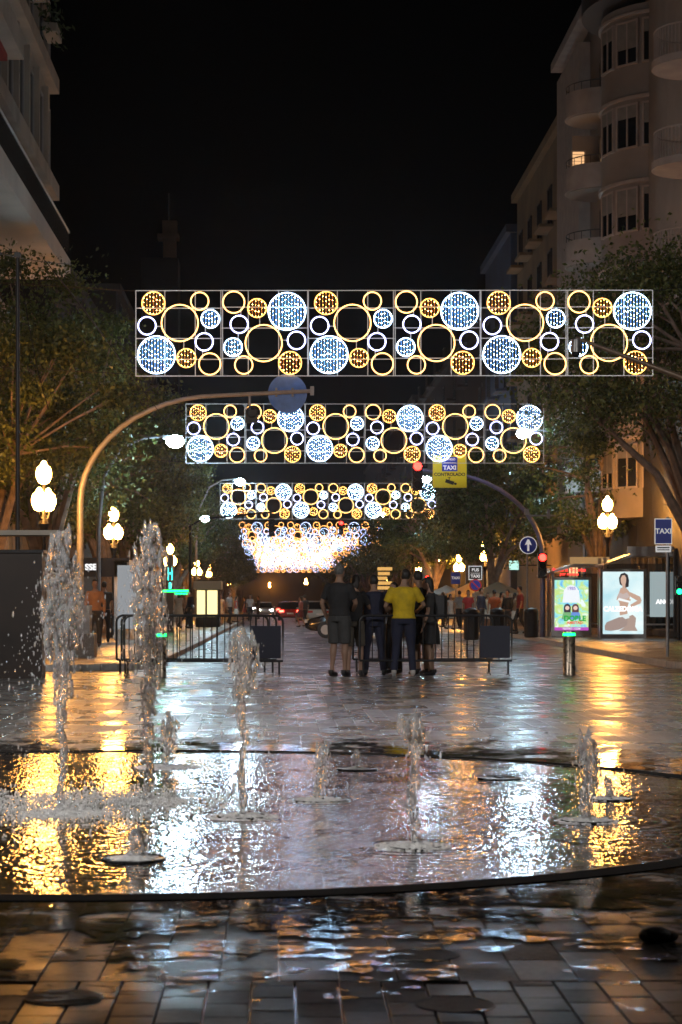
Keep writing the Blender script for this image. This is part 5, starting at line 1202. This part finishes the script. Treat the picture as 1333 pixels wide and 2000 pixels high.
sites = [(449, 34, 1, 'man in grey beside the woman in the pale dress'), (462, 32, 2, 'red-topped person right of the man in grey'), (418, 38, 3, 'dark-clad man just left of the woman in the pale dress'), (350, 44, 2, 'person in pale top under the green neon sign'), (360, 41, 1, 'man in tan shirt right of the green neon sign'),
         (505, 26, 3, 'dark figure on the kerb by the oncoming silver car'), (478, 27, 0, 'woman in dark skirt near the left kerb'), (186, 74, 3, 'man in orange-lit shirt under the left trees beside the pedestal'), (204, 66, 1, 'dark-clad figure beside the second lamp post from the left'), (238, 60, 3, 'dark-clad man left of the white poster stand'),
         (866, 40, 3, 'person in black just right of the group, near the tables'), (880, 44, 2, 'woman in white top under the golden umbrella'), (898, 43, 1, 'man in grey shirt by the small taxi sign'), (915, 46, 0, 'woman in red left of the lane plate post'), (940, 48, 3, 'man in dark shirt right of the lane plate post'), (953, 47, 2, 'woman in cream behind the right barrier'),
         (966, 50, 1, 'man in rust shirt behind the right litter bin'), (980, 49, 0, 'woman in orange-lit top near the arrow sign'), (992, 51, 3, 'dark man left of the arrow sign post'), (1006, 48, 2, 'woman in brown near the arrow sign post'), (1016, 52, 1, 'person in maroon right beside the arrow sign post'), (929, 40, 2, 'small figure in white deep among the tables'), (986, 42, 3, 'far figure in grey deep among the tables'), (596, 35, 1, 'man in dark clothes crossing beside the pink-skirted woman'), (872, 34, 1, 'far man under the pale umbrella')]
pal = [(.3, .29, .28), (.35, .04, .03), (.02, .02, .025), (.45, .42, .38), (.3, .2, .12), (.03, .03, .04), (.04, .03, .05), (.4, .2, .1), (.05, .05, .05), (.02, .02, .02), (.02, .02, .02), (.5, .48, .46), (.22, .22, .23), (.35, .03, .03), (.03, .03, .05), (.45, .4, .3), (.32, .1, .04), (.45, .22, .1), (.02, .02, .02), (.15, .09, .05), (.2, .03, .04), (.5, .5, .5), (.15, .15, .15), (.03, .03, .04), (.1, .1, .1)]  # orange-lit tops have the lamp's tint put into their cloth colour
for i, (px, s, bi, lab) in enumerate(sites):
    c = dup(base[bi], lab, pl(px, s, .06 if not 560 < px < 640 else -.055), RNG.uniform(0, 6.28), base[bi].scale[0]*RNG.uniform(.94, 1.04))
    mm = mat('cloth_far_%d' % i, pal[i], .85, noise=.2)
    for ch in c.children:
        if ch.name.startswith('shirt'): ch.material_slots[0].link = 'OBJECT'; ch.material_slots[0].material = mm
# café tables and chairs under the umbrellas
def cafe_set(label, x, y, rz):
    t = thing('cafe_table', label, 'table', (x, y, .06), rz, 'café tables on the right pavement')
    MB().lathe([(.35, .72), (.35, .745), (.01, .75)], n=16).obj('table_top', M_alu, t); MB().tube([(0, 0, 0), (0, 0, .72)], .03, 8).lathe([(.22, 0), (.2, .03), (.03, .05)], n=12).obj('leg', M_dark, t)
    return t
def chair(label, x, y, rz):
    t = thing('cafe_chair', label, 'chair', (x, y, .06), rz, 'café chairs on the right pavement')
    MB().box((0, 0, .45), (.42, .42, .04)).obj('seat', M_dark, t); MB().box((0, -.2, .72), (.4, .03, .3)).obj('backrest', M_dark, t)
    for a in (-.18, .18):
        for b_ in (-.18, .18): MB().tube([(a, b_, 0), (a, b_, .45 if b_ > 0 else .86)], .013, 6).obj('leg', M_dark, t)
    return t
ta = cafe_set('round café table nearest the right barrier, under the golden umbrella', 9.9, 84, 0); ch0 = chair('dark café chair on the street side of the nearest café table', 9.3, 84, R(-90))
dup(ch0, 'dark café chair on the far side of the nearest café table', (9.9, 84.7, .06), R(180)); dup(ta, 'round café table beside the lane plate post', (10.9, 79, .06)); dup(ch0, 'dark café chair left of the lane plate post', (10.2, 79.2, .06), R(-80)); dup(ch0, 'dark café chair right of the lane plate post', (11.5, 79, .06), R(95))
dup(ta, 'round café table furthest back under the pale umbrella', (9.8, 97, .06)); dup(ch0, 'dark café chair at the furthest café table', (9.2, 97, .06), R(-90))
# ------------------------------------------------------------------ night air with a little spray and haze in it
hm = bpy.data.materials.new('night_haze'); hm.use_nodes = True; nt = hm.node_tree
for n in list(nt.nodes):
    if n.type != 'OUTPUT_MATERIAL': nt.nodes.remove(n)
pv = nt.nodes.new('ShaderNodeVolumePrincipled'); pv.inputs['Density'].default_value = .00024; pv.inputs['Color'].default_value = (.8, .88, 1, 1); pv.inputs['Anisotropy'].default_value = .82
nt.links.new(pv.outputs[0], [n for n in nt.nodes if n.type == 'OUTPUT_MATERIAL'][0].inputs['Volume'])
o = MB().b2((-510, -70, -1.5), (510, 910, 40)).obj('haze', hm, smooth=False); tag(o, kind='stuff')
